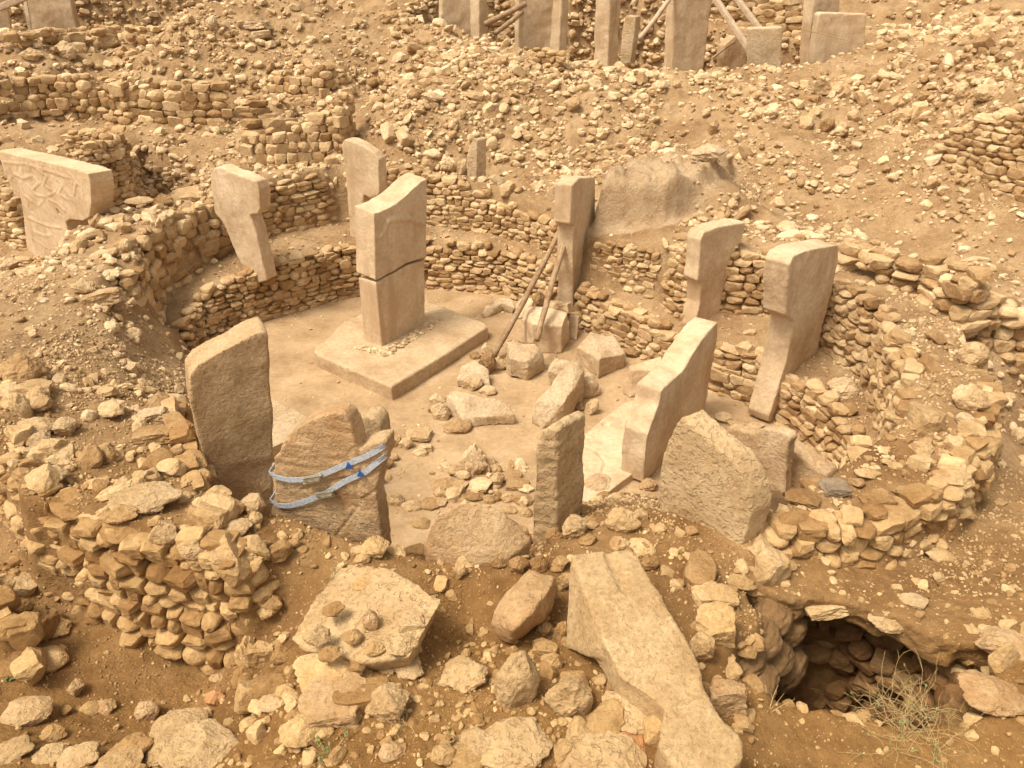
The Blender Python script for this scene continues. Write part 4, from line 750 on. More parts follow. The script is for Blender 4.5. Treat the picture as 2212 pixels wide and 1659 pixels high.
for q in [
 (998,958,1052,1038,'c','largest stone of the heap, tall and pale'),(968,1002,1000,1034,'c','squared stone left of the tall pale one in the heap'),(980,1012,1016,1040,'c','flat stone in front of the tall pale one'),(934,1028,984,1062,'r','rounded stone at the left end of the heap'),(962,1038,1010,1064,'c','flat pointed stone at the left of the heap'),(1006,1030,1062,1070,'c','broad stone in the middle of the heap'),(1062,1020,1090,1062,'c','upright rounded stone in the heap'),(1088,1016,1126,1044,'b','flat brick-like stone at the right of the heap'),(1096,1030,1144,1062,'b','flat broad slab at the right end of the heap'),(1044,994,1060,1030,'c','thin stone standing on edge in the heap'),(1060,998,1084,1026,'c','thin grey flake standing in the heap'),(1074,998,1104,1020,'c','pale flat stone behind the heap'),
 (940,1052,966,1080,'c','small round stone at the lower left of the heap'),(1004,1058,1048,1084,'r','pale rounded stone right above the rounded-top slab'),(1044,1064,1070,1090,'c','small pale stone beside the rounded-top slab'),(1064,1060,1084,1088,'r','second small pale stone beside the rounded-top slab'),(1082,1060,1112,1090,'c','squat stone near the narrow upright slab'),(1108,1062,1150,1092,'c','angular stone touching the narrow upright slab'),(1120,1044,1152,1070,'c','stone behind the narrow upright slab'),(970,1066,1010,1082,'c','flat stone between heap and rounded-top slab'),
 (835,1058,872,1096,'c','squared brown stone right of the strapped slab, on the floor'),(868,1074,910,1106,'c','rounded stone left of the rounded-top slab'),(905,1076,950,1100,'c','flat stone left above the rounded-top slab'),(885,1110,932,1142,'c','orange-brown stone in the hollow by the rounded-top slab'),(930,1076,965,1096,'c','low stone in front of the heap'),(1120,1090,1150,1120,'c','dark stone at the foot of the narrow upright slab'),(1088,1090,1118,1112,'c','small dark stone above the rounded-top slab')]:
    rk(*q, group=gP)
for q in [  # rim and talus
 (1256,1020,1325,1075,'r','brown oblong stone lying on the edge of the cracked floor slab','brown'),(1322,1018,1352,1044,'c','pale stone behind the brown oblong one','rock'),(1346,1012,1380,1038,'c','brown stone at the foot of the broken pale pillar','rock'),(1382,1032,1418,1068,'c','square stone between the broken pillar and the disc slab','rock'),(1335,1000,1350,1015,'c','small stone on the cracked floor slab edge','rock'),
 (1322,1060,1346,1082,'c','small stone on the talus below the oblong one','rock'),(1312,1090,1380,1158,'c','large pale squared block on the rim soil','rock'),(1370,1100,1398,1130,'b','flat stone behind the large pale block','rock'),(1216,1112,1266,1176,'c','knobbly whitish upright stone on the rim','pale'),(1266,1124,1292,1150,'c','small square stone right of the knobbly one','rock'),(1250,1150,1288,1180,'r','rounded stone under the knobbly one','rock'),(1180,1140,1216,1180,'c','stone at the foot of the narrow upright slab','rock'),(1148,1145,1182,1180,'c','low stone left of the knobbly one','rock'),(1360,1165,1415,1198,'r','pale rounded stone right of the fallen pillar head','rock'),(1328,1158,1360,1188,'c','rounded stone above the fallen pillar head','rock'),(1385,1196,1422,1236,'c','brown stone by the fallen pillar shoulder','rock'),
 (782,1158,838,1215,'c','pale wedge-shaped stone on the front rim','rock'),(838,1174,876,1200,'c','small flat stone on the front rim','rock'),(876,1173,934,1208,'b','neat brick-shaped stone on the front rim','rock'),(984,1188,1010,1215,'c','small pale stone on the rim','rock'),(1034,1172,1066,1205,'c','pale squared stone on the rounded-top slab','rock'),(1056,1194,1092,1232,'c','grey-brown stone below the rounded-top slab','rock'),(976,1216,1006,1256,'c','upright stone alone on the soil of the front rim','rock'),(1010,1188,1034,1206,'c','flat chip of stone on the rim','rock'),(1085,1130,1150,1210,'c','big pitted block resting on the rounded-top slab','rock'),(1100,1200,1140,1250,'c','narrow rough stone above the brown boulder','rock'),(1145,1195,1182,1240,'c','stone beside the fallen pillar head','rock'),(1192,1200,1228,1236,'c','thin flake leaning at the fallen pillar head','rock'),(1200,1235,1232,1285,'c','pale stone wedged against the fallen pillar','rock'),
 (522,1060,578,1125,'c','thin pale slab leaning at the foot of the tall slab','pale')]:
    rk(*q[:6], m=q[6])
gt = 'big stones along the top of the front left wall'
for q in [
 (8,765,95,850,'c','large knobbly stone at the left edge on the wall top'),(5,850,58,900,'r','rounded stone just under the knobbly one at the left edge'),(60,838,104,885,'c','brown rounded stone on the wall top, left'),(30,855,70,925,'r','oblong upright stone at the left edge wall'),(45,895,115,945,'c','wide rough stone in the left wall top'),(50,920,106,960,'c','pale stone in a row on the left wall top'),(60,935,106,975,'r','rounded pale stone below it in the row'),(62,960,104,990,'b','flat pale stone in the row on the wall top'),(72,975,104,1000,'c','small pale stone at the end of the row'),
 (105,955,150,1002,'c','pitted square stone in the middle of the wall top'),(120,905,168,960,'c','pale rough stone sunk in the wall top'),(75,1006,145,1060,'c','very large pale stone on the wall top, left'),(210,962,255,1012,'c','dark pitted stone on the wall top'),(180,1035,225,1065,'c','blackish stone sunk in the wall top'),(205,863,276,912,'c','long angular stone on the bank behind the wall top'),(296,880,358,922,'b','big pale squared stone on the inner wall edge'),(298,918,370,965,'b','second big squared stone on the inner wall edge'),(370,905,415,950,'c','rounded brown stone on the inner wall edge'),(370,962,400,1000,'c','pitted stone by the inner wall edge'),
 (225,1085,300,1140,'c','squared rough stone near the wall corner top'),(248,1060,380,1120,'c','longest pale stone lying flat on the wall top'),(230,1112,336,1190,'c','huge block at the top of the outer wall corner'),(328,1125,390,1195,'c','white-flecked angular block at the top of the outer wall'),(388,1160,446,1215,'c','big angular block left of the whitest one'),(424,1168,516,1250,'c','largest whitest block crowning the outer wall'),(160,1140,215,1190,'c','rounded stone on the outer wall edge, left'),(130,1090,190,1135,'c','flat stone on the outer wall edge, upper left'),(570,1290,612,1345,'c','pitted block at the right corner of the outer wall'),(515,1185,565,1230,'c','rough pale stone at the right end of the wall top'),(470,1120,540,1160,'c','pale stone sunk in the wall top near its right end'),(400,1020,460,1065,'c','broad stone at the inner edge of the wall top'),(440,1050,505,1100,'c','stone at the inner edge near the tall slab')]:
    rk(*q, m='pale' if 'white' in q[5] or 'pale' in q[5] else 'rock', group=gt, seat=.35)
rk(493,1232,545,1280,'r','dark grey stone set in the outer wall face','slate', z=1.75)
ft = [
 (550,1296,600,1345,'c','pale stone at the top of the slope by the outer wall end','rock'),(515,1385,565,1460,'c','pale thin slab standing on edge at the trench side','rock'),(540,1385,598,1452,'b','second thin slab standing on edge at the trench side','rock'),(588,1395,632,1438,'c','squared pale stone beside the thin slabs','rock'),(640,1410,800,1500,'c','long ridge-like rock in the left middle foreground','rock'),(652,1490,790,1560,'b','long wedge-shaped brown rock below the ridge-like rock','brown'),(795,1485,880,1575,'c','squat pale boulder right of the wedge-shaped rock','pale'),(560,1500,620,1540,'c','whitish broken rock by the trench edge','pale'),(600,1478,640,1520,'c','dark pitted rock at the trench edge','rock'),
 (610,1545,700,1625,'c','broad pale rock sunk in the soil left of the wedge-shaped rock','rock'),(782,1315,818,1365,'c','thin dark flake standing on the pitted slab','brown'),(862,1325,915,1372,'b','pale block lying on the pitted slab','pale'),(835,1370,900,1425,'c','rounded rough block at the slab edge','pitted'),(806,1420,862,1460,'c','pitted whitish stone below the slab','pale'),(842,1420,918,1465,'c','cream pitted stone at the foot of the slab','pale'),(765,1390,810,1430,'c','brown stone left of the slab foot','rock'),(735,1410,800,1475,'c','orange-brown rock below the left of the slab','rock'),
 (945,1420,1050,1500,'c','dark pitted triangular rock in the centre foreground','pitted'),(1072,1418,1160,1545,'r','tall pale pitted rock with a rounded top in the centre foreground','pale'),(1180,1455,1275,1560,'c','tall pale triangular rock beside the fallen pillar','pale'),(1170,1405,1215,1455,'c','small pale upright rock near the fallen pillar','rock'),(1154,1382,1205,1430,'b','squared orange stone in the hollow','rock'),(1195,1345,1225,1395,'c','brown stone leaning on the fallen pillar side','rock'),(1150,1380,1170,1405,'c','small rounded stone in the hollow','rock'),(1160,1345,1190,1378,'c','grey-brown stone beside the brown boulder','rock'),
 (1305,1490,1440,1592,'c','big dark-edged pitted rock against the fallen pillar','pitted'),(1310,1470,1350,1505,'b','smooth small stone above the dark-edged pitted rock','rock'),(1035,1570,1185,1650,'c','long rock with a hollow at the bottom centre','pitted'),(985,1580,1060,1640,'c','pale flat rock at the bottom centre left','pale'),(965,1610,1045,1670,'r','smooth rounded rock at the bottom edge, centre','rock'),(820,1605,870,1652,'r','brown rounded stone near the bottom edge','brown'),(1225,1572,1280,1615,'c','white broken stone at the bottom right of centre','pale'),(1310,1585,1400,1640,'c','reddish rock left of the fallen pillar foot','orange'),(1210,1615,1390,1690,'c','long flat weathered rock on the bottom edge','pitted'),(950,1600,975,1625,'r','small brown stone on the soil, bottom centre','brown'),
 (334,1532,448,1610,'r','smooth pale oval boulder at the bottom left','pale'),(295,1515,342,1562,'r','brown rounded stone left of the oval boulder','brown'),(203,1505,250,1545,'c','brown stone lying alone in the trench','brown'),(145,1470,182,1512,'c','dark angular stone in the trench, left','brown'),(128,1525,155,1550,'c','small pale stone in the trench','rock'),(455,1455,485,1480,'c','small dark stone at the trench side','brown'),(447,1492,486,1535,'c','orange stone in the soil at the trench end','orange'),
 (5,1432,85,1462,'b','flat dark slab stone at the left edge','rock'),(60,1395,140,1458,'r','large rounded stone beside the flat dark slab','rock'),(90,1332,150,1378,'c','pale squared stone on the bank at the left','rock'),(50,1308,102,1348,'c','angular stone on the bank at the left','rock'),(0,1245,45,1300,'c','pale stone cut by the left edge, upper','rock'),(20,1290,68,1335,'c','flat stone on the bank near the left edge','rock'),(-10,1330,30,1372,'c','orange-brown stone cut by the left edge, lower','rock'),(10,1510,100,1570,'r','broad brown boulder sunk in the soil, lower left','brown'),(92,1565,140,1605,'c','pale stone below the broad brown boulder','rock'),(75,1610,140,1650,'c','pitted pale rock at the lower left corner','pale'),(130,1615,215,1665,'c','rugged pale rock on the bottom edge, left','pale'),(-10,1595,65,1650,'c','large pale rock in the bottom left corner','pale'),(240,1590,330,1670,'c','tall orange-brown rock on the bottom edge, left','rock'),(365,1575,520,1670,'c','large jagged pale rock on the bottom edge','pale'),(310,1600,390,1670,'c','slanting pale rock next to the jagged one','pale'),(210,1640,300,1680,'b','flat pale slab on the bottom edge, left','pale'),(435,1605,480,1650,'c','small white rock in front of the jagged one','pale'),(550,1640,620,1685,'c','low rock on the bottom edge left of centre','rock'),
 (1498,1255,1585,1325,'b','large oblong stone at the edge above the sandbags','rock'),(1500,1318,1585,1405,'b','long block sloping down beside the fallen pillar','rock'),(1486,1372,1540,1450,'c','orange block wedged behind the fallen pillar','rock'),(1530,1468,1605,1560,'b','squared brown block beside the fallen pillar','brown'),(1575,1240,1630,1275,'c','stone above the sandbags','rock'),(1610,1255,1660,1290,'r','rounded stone touching the highest sandbag','rock'),(1660,1218,1700,1260,'r','upright rounded stone above the pit','rock'),(1675,1205,1720,1235,'r','pale oval stone above the pit','rock'),(1700,1170,1750,1210,'r','brown rounded stone on the slope above the pit','rock'),(1650,1180,1682,1210,'b','square stone beside the disc slab foot','rock'),(1735,1175,1765,1205,'c','pale chip on the slope above the pit','rock'),(1735,1122,1805,1152,'c','reddish stone on the slope in front of the right wall','orange'),(1640,1300,1660,1325,'c','small stone by the sandbags','rock'),
 (1880,1305,1960,1362,'c','pale angular rock at the far rim of the pit','pale'),(1945,1290,2000,1315,'c','small pale rock behind the angular one at the pit rim','pale'),(1735,1285,1820,1335,'b','pale block projecting over the pit','rock'),(2105,1312,2145,1340,'c','small angular stone on the slope at the right','rock'),(2000,1180,2060,1215,'c','whitish flat rock sunk in the right slope','rock'),(2015,1235,2040,1262,'c','bright white chip on the right slope','pale'),(1900,1138,1930,1160,'c','bright broken chip near the right wall','pale'),(2080,1450,2212,1545,'c','large brown rock mass at the right edge','brown'),(2120,1350,2240,1440,'c','brown rock cropping out at the right edge','brown'),
 (1985,548+30,2010,600,'c','lone round stone in the outer trench','rock')]
ft += [(700,1300,745,1340,'c','rough stone lying on the left part of the pitted slab','rock'),(660,1350,715,1400,'c','broken pale stone at the left end on the pitted slab','pale'),(740,1355,780,1392,'c','small brown stone on the pitted slab','rock'),(790,1385,830,1418,'c','stone at the lower edge on the pitted slab','rock'),(690,1395,735,1430,'c','low stone at the near left corner on the pitted slab','rock')]
for q in ft: rk(*q[:6], z=2.05 if ('pitted slab' in q[5] or 'slab edge' in q[5]) else None, m=q[6], group=gQ if q[3] > 1400 else None, seat=.3)
rt = [
 (1938,590,1983,620,'r','whitish round boulder on the far edge of the ring wall','pale'),(1795,612,1845,655,'b','long flat capstone right of the long leaning pillar','rock'),(2075,740,2130,800,'r','largest pale boulder on the outer edge of the right ring wall','rock'),(2060,830,2130,900,'c','big rough block on the outer right edge of the ring','rock'),(2065,890,2115,920,'c','white-topped block on the outer right edge','pale'),(2065,915,2125,960,'b','pale block with a groove on the outer right edge','rock'),(2055,700,2105,728,'b','flat capstone on the outer edge of the right ring wall','rock'),(1925,705,1965,745,'c','squared stone on the inner edge of the right ring wall','rock'),
 (1865,1060,1925,1110,'b','pale flat slab on the front right ring wall','rock'),(1775,1035,1830,1078,'b','dark grey block on the front right ring wall','slate'),(1700,1055,1770,1105,'c','rough pale rock at the front end of the right ring wall','rock'),(2025,1010,2095,1065,'c','large brown block low in the outer front right face','rock'),(1935,1045,1990,1085,'c','squared block in the outer front right face','rock'),(1850,1010,1900,1040,'c','pale stone on top of the front right ring wall','rock'),(1620,765,1668,800,'b','oblong block on the low bench wall','rock'),(1790,810,1850,870,'c','large smooth rock sloping on the right bench','rock'),(1800,870,1850,905,'c','square stone on the right bench edge','rock'),
 (1545,890,1580,920,'c','brown block behind the disc slab','rock'),(1575,905,1620,930,'c','flat brown stone behind the disc slab','rock'),(1610,910,1650,935,'c','broken stone lying against the long pillar foot','rock'),(1520,892,1548,918,'c','small dark stone beside the broken pale pillar','rock')]
for q in rt: rk(*q[:6], m=q[6], seat=.3)
bk_ = [
 (1497,315,1565,358,'c','big white stone on top of the grey dirt bank','pale'),(530,48,582,68,'b','upper of two flat stones stacked on the far left slope','pale'),(540,68,582,86,'b','lower of two flat stones stacked on the far left slope','pale'),(445,42,472,72,'c','pale leaning stone on the pebbly mound','pale'),(120,95,165,130,'c','large pale block among rubble at the upper left','rock'),(210,82,258,110,'r','rounded pale boulder at the upper left','rock'),(238,60,270,90,'r','pale boulder on the pit edge at the upper left','rock'),(48,108,90,135,'c','angular pale stone at the left on the upper terrace','rock'),(305,115,335,140,'r','pale round stone alone on the upper terrace','rock'),(365,105,396,125,'c','pale triangular stone on the upper terrace','rock'),
 (908,150,942,182,'r','round pale boulder in the upper middle slope','rock'),(785,172,818,195,'c','brown stone at the edge of the hollow in the upper middle','rock'),(880,195,915,220,'r','pale oblong capstone in the upper middle','rock'),(912,203,955,230,'c','whitish block beside the oblong capstone','pale'),(1075,65,1100,95,'c','pale upright block near the rear pillars','pale'),(1280,280,1310,305,'r','round stone on the middle slope','rock'),(1215,215,1255,245,'c','pale angular stone on the middle slope','rock'),(950,340,985,380,'c','leaning stone left of the small grey slab','rock'),(985,345,1008,392,'c','brown stone next to the small grey slab','rock'),(1155,325,1190,345,'c','pale flat block on the slope above the ring','rock'),
 (1530,265,1552,300,'c','pale stone on the right slope','rock'),(1568,195,1598,215,'c','small pale block on the right slope','rock'),(1770,260,1800,290,'c','tan angular rock half buried in the right slope','rock'),(1790,275,1828,305,'c','second tan rock half buried in the right slope','rock'),(1745,178,1785,210,'b','slanting pale block on the right slope','rock'),(1810,360,1850,385,'r','dark stone on the bare right slope','brown'),(1968,230,2000,270,'b','big pale slab beside the orange wall','rock'),(1930,238,1975,268,'c','broken pale rock beside the orange wall','rock'),(2060,180,2090,215,'r','brown boulder above the orange wall','rock'),(2105,188,2160,225,'r','tall brown boulder above the orange wall','rock'),(1940,118,1980,140,'c','thin pale slab lying on the far right slope','pale'),(1925,128,1955,155,'c','pale block under the thin slab on the right slope','rock'),(1895,158,1935,178,'r','pale oblong stone on the upper right slope','rock'),
 (190,620,260,665,'b','flat-topped stone on the left mound','rock'),(160,605,205,640,'c','knobbly stone at the top of the left mound','rock'),(0,560,38,592,'c','white block at the left edge below the carved pillar','pale'),(200,465,235,505,'c','pale block on the ring edge near the carved pillar','rock'),(240,460,285,490,'c','pale wide stone on the left ring edge','rock'),(275,425,330,455,'c','stone in the crest of the left ring wall','rock'),(330,420,375,455,'c','long stone in the crest of the left ring wall','rock'),(370,410,440,445,'b','large slanting capstone on the left ring crest','rock'),(430,395,455,415,'c','stone touching the T pillar head','rock'),(250,520,285,560,'c','pale block on the inner left slope','rock'),(380,700,440,740,'c','large pale stone at the end of the low left wall','rock'),(215,580,262,608,'c','rugged stone on the left slope','rock'),
 (820,30,860,55,'c','pale stone on the upper middle crest','rock'),(1012,36,1032,55,'c','whitish stone by the rear enclosure edge','pale')]
for q in bk_: rk(*q[:6], m=q[6], seat=.3)
print('hand stones', _rc)
# ------------------------------------------------------------------ dry weeds
def weeds(name, label, u, v, n, L, spread, r, m, seed, green=0, curl=.5, cat='plant', parts=None):
    rgw = random.Random(seed); c, _ = G(u, v); root = link(name, None, loc=c); tag(root, label, cat)
    for part, mm, cnt in ([('stem', m, n)] + ([('foliage', 'green', green)] if green else [])):
        Vs, Ts, o = [], [], 0
        if part == 'stem':
            for i in range(cnt):
                p = Vector((rgw.uniform(-1, 1), rgw.uniform(-1, 1), 0)) * spread; d = Vector((rgw.uniform(-1, 1), rgw.uniform(-1, 1), rgw.uniform(.3, 1.3))).normalized(); pts = [p.copy()]; l = L * rgw.uniform(.4, 1)
                for k in range(7):
                    d = (d + Vector((rgw.uniform(-1, 1), rgw.uniform(-1, 1), rgw.uniform(-1, .6))) * curl * .5).normalized(); p = p + d * l / 7; p.z = max(p.z, .01); pts.append(p.copy())
                    if rgw.random() < .35 and k > 1:
                        dd = (d + Vector((rgw.uniform(-1, 1), rgw.uniform(-1, 1), rgw.uniform(-.6, 1))) * 1.2).normalized(); q = [p.copy(), p + dd * l * .1, p + dd * l * .2 + Vector((0, 0, -.01))]
                        a, b = taper(q, r * .6, r * .3, 4, i); Vs.append(a); Ts.append(b + o); o += len(a)
                a, b = taper(pts, r, r * .4, 4, i); Vs.append(a); Ts.append(b + o); o += len(a)
            stems = np.vstack(Vs)
        else:
            for i in range(cnt):
                p = stems[rgw.randrange(len(stems))]; a, b = ICO[1]; R_ = np.array(Euler((rgw.uniform(-1, 1), rgw.uniform(-1, 1), rgw.uniform(-3, 3))).to_matrix()); Vs.append((a * np.array([.022, .013, .003])) @ R_.T + p); Ts.append(b + o); o += len(a)
        link(part, mk_mesh(part, np.vstack(Vs), np.vstack(Ts), False), M[mm], root)
weeds('dry_bush', 'sprawling dry bush with pale twigs and a few green leaves beside the pit', 1960, 1580, 95, .8, .3, .0027, 'straw', 5, 90, .9)
weeds('dry_twig_plant', 'long bare pale twig arching over the pit from the dry bush', 2010, 1560, 4, 1.1, .04, .007, 'straw', 8, 0, .35)
weeds('grass_tuft', 'tuft of dry curled grass beside the squat pale boulder', 860, 1560, 40, .28, .07, .003, 'straw', 11, 0, .8)
weeds('dry_leaf_plant', 'few long pale dry blades of grass in the bottom centre', 990, 1600, 7, .32, .02, .008, 'straw', 12, 0, .3)
weeds('dry_stalk', 'single dry flower stalk at the left rim of the pit', 1665, 1535, 3, .5, .02, .004, 'straw', 13, 0, .2)
weeds('green_weed', 'small dark green weed at the lower left beside the stones', 22, 1465, 14, .12, .03, .003, 'green', 14, 60, .6)
weeds('green_weed', 'small green weed on the soil in front of the upper left terrace wall', 480, 292, 16, .35, .08, .008, 'green', 15, 50, .6)
weeds('thin_weed', 'pale green wispy weed at the bottom left of centre', 715, 1630, 16, .30, .06, .004, 'straw', 16, 40, .5)
weeds('dry_weed', 'thin dry weed at the trench side near the standing thin slabs', 520, 1490, 6, .25, .02, .004, 'straw', 17, 0, .3)
NSOLO = 70
# ------------------------------------------------------------------ scattered rubble: (picture polygon, density per m2 of big / middle / small)
ZONES = [  # later ones win
 ([(0,0),(2212,0),(2212,1659),(0,1659)], (.25, 2.5, 12), 'stones'),
 ([(0,60),(330,60),(420,120),(330,125),(60,110),(0,120)], (4, 8, 15), 'a'),
 ([(290,15),(400,0),(500,50),(560,110),(450,125),(330,100)], (.8, 9, 60), 'a'),
 ([(0,120),(560,130),(560,165),(0,165)], (1.0, 5, 12), 'a'),
 ([(0,160),(300,160),(300,260),(0,260)], (3, 9, 14), 'a'),
 ([(560,90),(640,70),(760,180),(760,260),(600,260),(560,180)], (2.5, 12, 14), 'a'),
 ([(590,30),(760,60),(830,150),(760,190),(640,90)], (.8, 7, 22), 'a'),
 ([(840,0),(940,0),(1040,40),(1200,110),(1700,140),(1700,200),(1450,200),(1200,230),(1000,230),(860,190)], (5.5, 14, 22), 'b'),
 ([(800,190),(1450,200),(1380,330),(1260,420),(1150,420),(1050,330),(800,300)], (3.4, 12, 34), 'b'),
 ([(1450,190),(2212,150),(2212,250),(1900,260),(1600,260)], (3.2, 15, 44), 'b'),
 ([(1750,180),(2000,160),(2060,300),(1780,300)], (3.2, 14, 40), 'b'),
 ([(1900,20),(2212,20),(2212,140),(1900,160)], (2.0, 6, 8), 'b'),
 ([(1380,270),(1750,300),(2000,300),(2212,420),(2212,560),(1900,480),(1600,420),(1450,350)], (.45, 5, 46), 'c'),
 ([(1700,430),(2212,560),(2212,640),(1850,560),(1700,480)], (.9, 8, 26), 'c'),
 ([(900,330),(1180,330),(1200,470),(1050,410),(900,380)], (2.0, 9, 14), 'b'),
 ([(200,270),(530,270),(560,400),(440,470),(280,440)], (.8, 7, 22), 'a'),
 ([(520,340),(760,340),(740,430),(560,470)], (2.0, 12, 16), 'ring'),
 ([(160,440),(460,380),(480,520),(360,640),(160,560)], (4.0, 12, 18), 'ring'),
 ([(0,570),(160,540),(380,650),(400,900),(200,900),(0,800)], (1.6, 9, 50), 'ring'),
 ([(0,600),(150,590),(220,700),(60,760),(0,760)], (.3, 4, 60), 'ring'),
 ([(0,800),(420,860),(460,1000),(540,1090),(600,1200),(600,1400),(400,1200),(200,1150),(0,1000)], (4.5, 8, 16), 'ring'),
 ([(560,1090),(780,1180),(780,1260),(640,1280),(580,1200)], (.5, 3, 20), 'front'),
 ([(1440,440),(1620,460),(1850,560),(2060,690),(2140,850),(2130,1000),(2040,1080),(1750,1110),(1680,1060),(1840,1000),(1930,850),(1880,720),(1780,600),(1600,500),(1460,520)], (1.8, 12, 34), 'ring'),
 ([(1150,1060),(1450,1060),(1650,1160),(1700,1260),(1600,1400),(1480,1350),(1380,1180),(1200,1180)], (1.6, 8, 34), 'front'),
 ([(1700,1120),(2212,1100),(2212,1500),(1700,1290)], (.12, 2.2, 16), 'front'),
 ([(2050,1300),(2212,1250),(2212,1500),(2100,1500)], (1.0, 3, 12), 'front'),
 ([(0,1230),(150,1230),(150,1500),(0,1540)], (1.5, 4, 16), 'front'),
 ([(150,1320),(560,1420),(540,1560),(200,1620),(150,1500)], (.12, 1.5, 14), 'front'),
 ([(520,1350),(1500,1400),(1600,1659),(0,1659),(0,1600),(500,1600)], (.9, 5, 40), 'front'),
]
rg = np.random.RandomState(7)
def zone_of(u, v):
    z = np.zeros(len(u), int)
    for i, (poly, _, _) in enumerate(ZONES):
        z[sdist(u, v, poly) < 0] = i
    return z
def seen(x, y):
    z = hz(x, y); u, v, d = proj(x, y, z); return z, u, v, d
clump = lambda x, y: np.clip(fbm(np.c_[x, y, x * 0] * .9, 3, 77) * 1.1 + 1.0, .15, 2.2)
floor_n = []
allp = []
for ci, (dmax, lo, hi, reach) in enumerate([(8, .20, .50, 36), (22, .10, .20, 33), (70, .035, .095, 28)]):
    x0, x1, y0, y1 = -22, 22, 3.0, reach
    n = int((x1 - x0) * (y1 - y0) * dmax * 2.0)
    x, y = rg.uniform(x0, x1, n), rg.uniform(y0, y1, n)
    m = np.abs(x) < y * .8 + 3.2; x, y = x[m], y[m]
    z, u, v, d = seen(x, y)
    zo = zone_of(u, v); den = np.array([q[1][ci] for q in ZONES])[zo] * clump(x, y) * (1.5, 1.8, 1.2)[ci]
    fl = sdist(x, y, POLY_F) < .05; led = (sdist(x, y, POLY_L) < .1) & ~fl
    den = np.where(fl, (0, .05, 5.0)[ci], den); den = np.where(led, (.12, 2.0, 18)[ci], den)
    tal = sdist(x, y, [(.2,7),(3,7),(3.2,9.9),(1.2,10.1),(.2,9)]) < 0
    den = np.where(tal, (.5, 4, 22)[ci], den)
    tal2 = sdist(x, y, [(-8.6,14.4),(-6.4,14.8),(-5.0,12),(-4.8,11),(-7,10.4),(-9,12)]) < 0
    den = np.where(tal2, (1.2, 9, 40)[ci], den)
    offr = (np.array([q[2] for q in ZONES])[zo] == 'ring') & (sdist(x, y, POLY_R) > -.1) & (y < 13)
    den = np.where(offr, (.05, .8, 12)[ci], den); den = np.where(sdist(x, y, RAISE[0][0]) < .35, den * .3, den)
    heap = sdist(u, v, [(930,1010),(1150,1000),(1155,1100),(940,1110)]) < 0; den = np.where(heap & fl, (2.5, 16, 22)[ci], den)
    keep = rg.rand(len(x)) < den / (dmax * 2.0)
    # nothing in the rear pits' own floors but a few
    x, y, z, zo, d, u, v = [a[keep] for a in (x, y, z, zo, d, u, v)]
    r = rg.rand(len(x)) ** 1.9; s = lo + (hi - lo) * r
    e = .06; gxn = (hz(x + e, y) - hz(x - e, y)) / (2 * e); gyn = (hz(x, y + e) - hz(x, y - e)) / (2 * e)
    allp.append((ci, x, y, z, s, zo, d, u, v, gxn, gyn))
def build(ci, x, y, z, s, gxn, gyn):
    n = len(x); scl = np.c_[s * rg.uniform(.85, 1.35, n), s * rg.uniform(.7, 1.0, n), s * rg.uniform(.42, .8, n)]
    rot = np.c_[np.clip(np.arctan(gyn), -.9, .9) + rg.normal(0, .22, n), np.clip(-np.arctan(gxn), -.9, .9) + rg.normal(0, .22, n), rg.uniform(-3.14, 3.14, n)]
    # yaw first about the stone's own axis: keep tilt small on steep ground
    loc = np.c_[x, y, z + scl[:, 2] * rg.uniform(-.04, .36, n)]
    return loc, scl, rot
# the 240 that show largest become objects of their own
cand = []
for k, a in enumerate(allp[:2]):
    ci, x, y, z, s, zo, d, u, v, gxn, gyn = a
    vis = (u > 5) & (u < 2207) & (v > 5) & (v < 1655) & ~((sdist(x, y, POLY_L) < .35) & (y < 9.5))
    w = s / d * vis
    cand.append(np.c_[np.full(len(x), k), np.arange(len(x)), w])
cand = np.vstack(cand); order = np.argsort(-cand[:, 2])[:NSOLO]
solo = {0: [], 1: []}
for r in order: solo[int(cand[r, 0])].append(int(cand[r, 1]))
SV = [rock(500 + s, 3, 'cbrcbc'[s % 6], .08) for s in range(14)]
SM = [mk_mesh('rubble_shape', V, T, False) for V, T in SV]
for m_ in SM: m_.materials.append(M['rock'])
SV2 = [rock(540 + s, 2, 'cbc'[s % 3], .08) for s in range(14)]
SV1 = [rock(580 + s, 1, 'c', .05) for s in range(10)]
ZL = {'a': ('rough pale stone lying loose on the terraced slope at the upper left', 'loose stones on the upper left slope'),
      'b': ('rough pale stone lying loose on the slope between the ring and the rear enclosure', 'loose stones on the slope behind the ring'),
      'c': ('pale stone lying on the bare soil slope to the right behind the ring', 'loose stones on the bare right slope'),
      'ring': ('rough pale stone lying loose on top of the ring wall', 'loose stones on top of the ring wall'),
      'front': ('rough pale stone lying loose on the soil in front of the ring', 'loose stones on the soil in front'),
      'stones': ('pale stone lying loose on bare soil outside the ring', 'loose stones on the bare soil around')}
parts = []
for k, (ci, x, y, z, s, zo, d, u, v, gxn, gyn) in enumerate(allp):
    loc, scl, rot = build(ci, x, y, z, s, gxn, gyn); n = len(x); big = np.zeros(n, bool)
    if k < 2:
        for i in solo[k]:
            big[i] = True; o = link('loose_stone', SM[(i * 7 + k) % 14]); o.location = loc[i]; o.scale = scl[i]; o.rotation_euler = rot[i]
            L_, g_ = ZL[ZONES[zo[i]][2]]; tag(o, L_, 'stone', g_)
    near = d < 15
    for msk, RV in ((~big & near & (k < 2), SV), (~big & ~near & (k < 2), SV2), ((k == 2) & (d < 11), SV2), ((k == 2) & (d >= 11), SV1)):
        msk = msk & np.ones(n, bool)
        if msk.sum(): parts.append(merge_rocks(RV, rg.randint(0, len(RV), msk.sum()), loc[msk], scl[msk], rot[msk], rg))
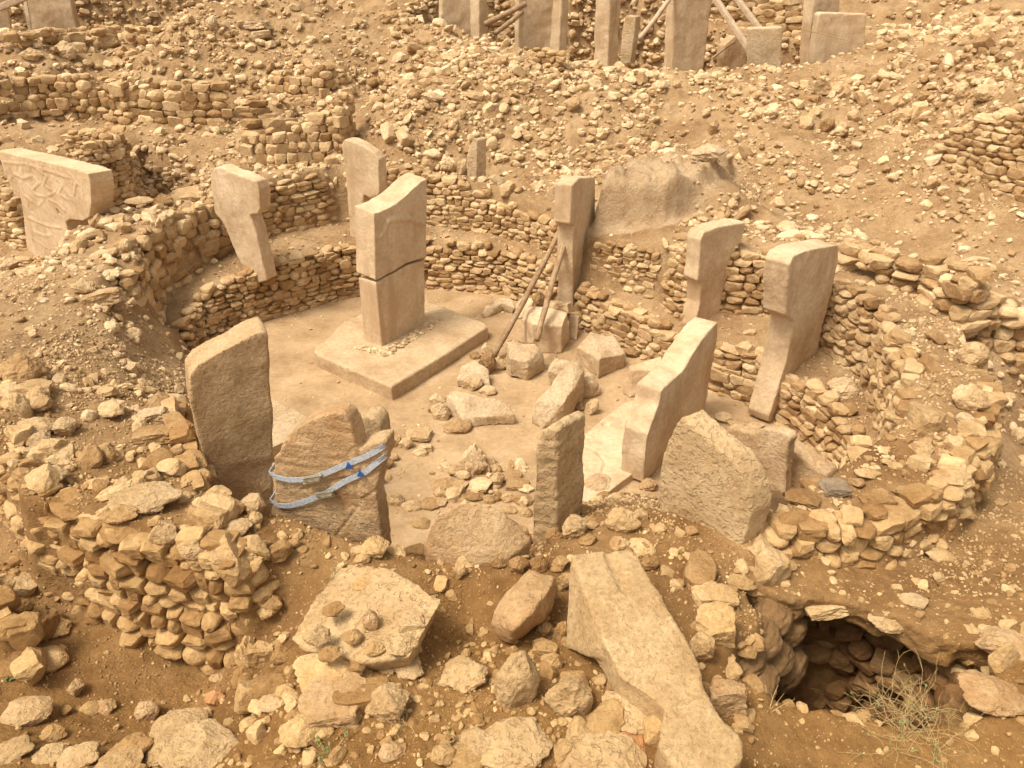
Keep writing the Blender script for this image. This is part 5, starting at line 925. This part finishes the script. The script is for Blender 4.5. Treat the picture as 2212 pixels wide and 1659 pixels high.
# stones sticking out of the steep cut faces
fc = V[quads].mean(1); e1 = V[quads[:, 2]] - V[quads[:, 0]]; e2 = V[quads[:, 3]] - V[quads[:, 1]]; cr = np.cross(e1, e2); ar = np.linalg.norm(cr, axis=1) / 2; nn = cr / (2 * ar[:, None] + 1e-9)
nn *= np.sign(nn[:, 2:3] + 1e-9)
stp = (nn[:, 2] < .72) & (np.abs(fc[:, 0]) < 24) & (fc[:, 1] > 3) & (fc[:, 1] < 42)
si = np.where(stp)[0]; ins_l = sdist(fc[si, 0], fc[si, 1], POLY_L); ins_l = np.where(sdist(fc[si, 0], fc[si, 1], RAISE[0][0]) < .6, 0, ins_l); ins_l = np.where((np.abs(sdist(fc[si, 0], fc[si, 1], POLY_R)) < .5) & (fc[si, 1] < 14), 0, ins_l); si = si[ins_l > .35]
n = int(min(16000, ar[si].sum() * 26)); pk = rg.choice(si, n, p=ar[si] / ar[si].sum()); a_, b_ = rg.rand(2, n, 1); cq = V[quads[pk]]; qp = (cq[:, 0] * (1 - a_) + cq[:, 1] * a_) * (1 - b_) + (cq[:, 3] * (1 - a_) + cq[:, 2] * a_) * b_; s = .07 + .24 * rg.rand(n) ** 2.6 * np.clip(fc[pk, 1] / 25, .7, 1.3)
lo_ = qp + nn[pk] * (s * .12)[:, None]
parts.append(merge_rocks(SV2, rg.randint(0, 14, n), lo_, np.c_[s * 1.2, s, s * .75], np.c_[rg.normal(0, .3, (n, 2)), rg.uniform(-3, 3, n)], rg))
# grit near the camera
n = 42000; x = rg.uniform(-8, 8, n); y = rg.uniform(3.1, 13, n) ; z = hz(x, y)
m = (sdist(x, y, POLY_F) > .1) & (rg.rand(n) < clump(x * 1.7, y * 1.7) * .5); x, y, z = x[m], y[m], z[m]; n = len(x); s = rg.uniform(.012, .036, n) * (y / 6 + .3)
parts.append(merge_rocks(SV1, rg.randint(0, 10, n), np.c_[x, y, z + s * .1], np.c_[s, s * .8, s * .6], rg.uniform(-1, 1, (n, 3)) * 3, rg))
o = 0; Vs, Ts, As = [], [], []
for V_, T_, A_ in parts: Vs.append(V_); Ts.append(T_ + o); As.append(A_); o += len(V_)
rub = link('rubble', mk_mesh('rubble', np.vstack(Vs), np.vstack(Ts), False, {'tint': np.concatenate(As)}), M['rub'])
tag(rub, 'small broken stones and grit strewn thickly over the soil and the ring wall', 'rubble', None, 'stuff')
print('rubble verts', o, 'solo', sum(len(q) for q in solo.values()))
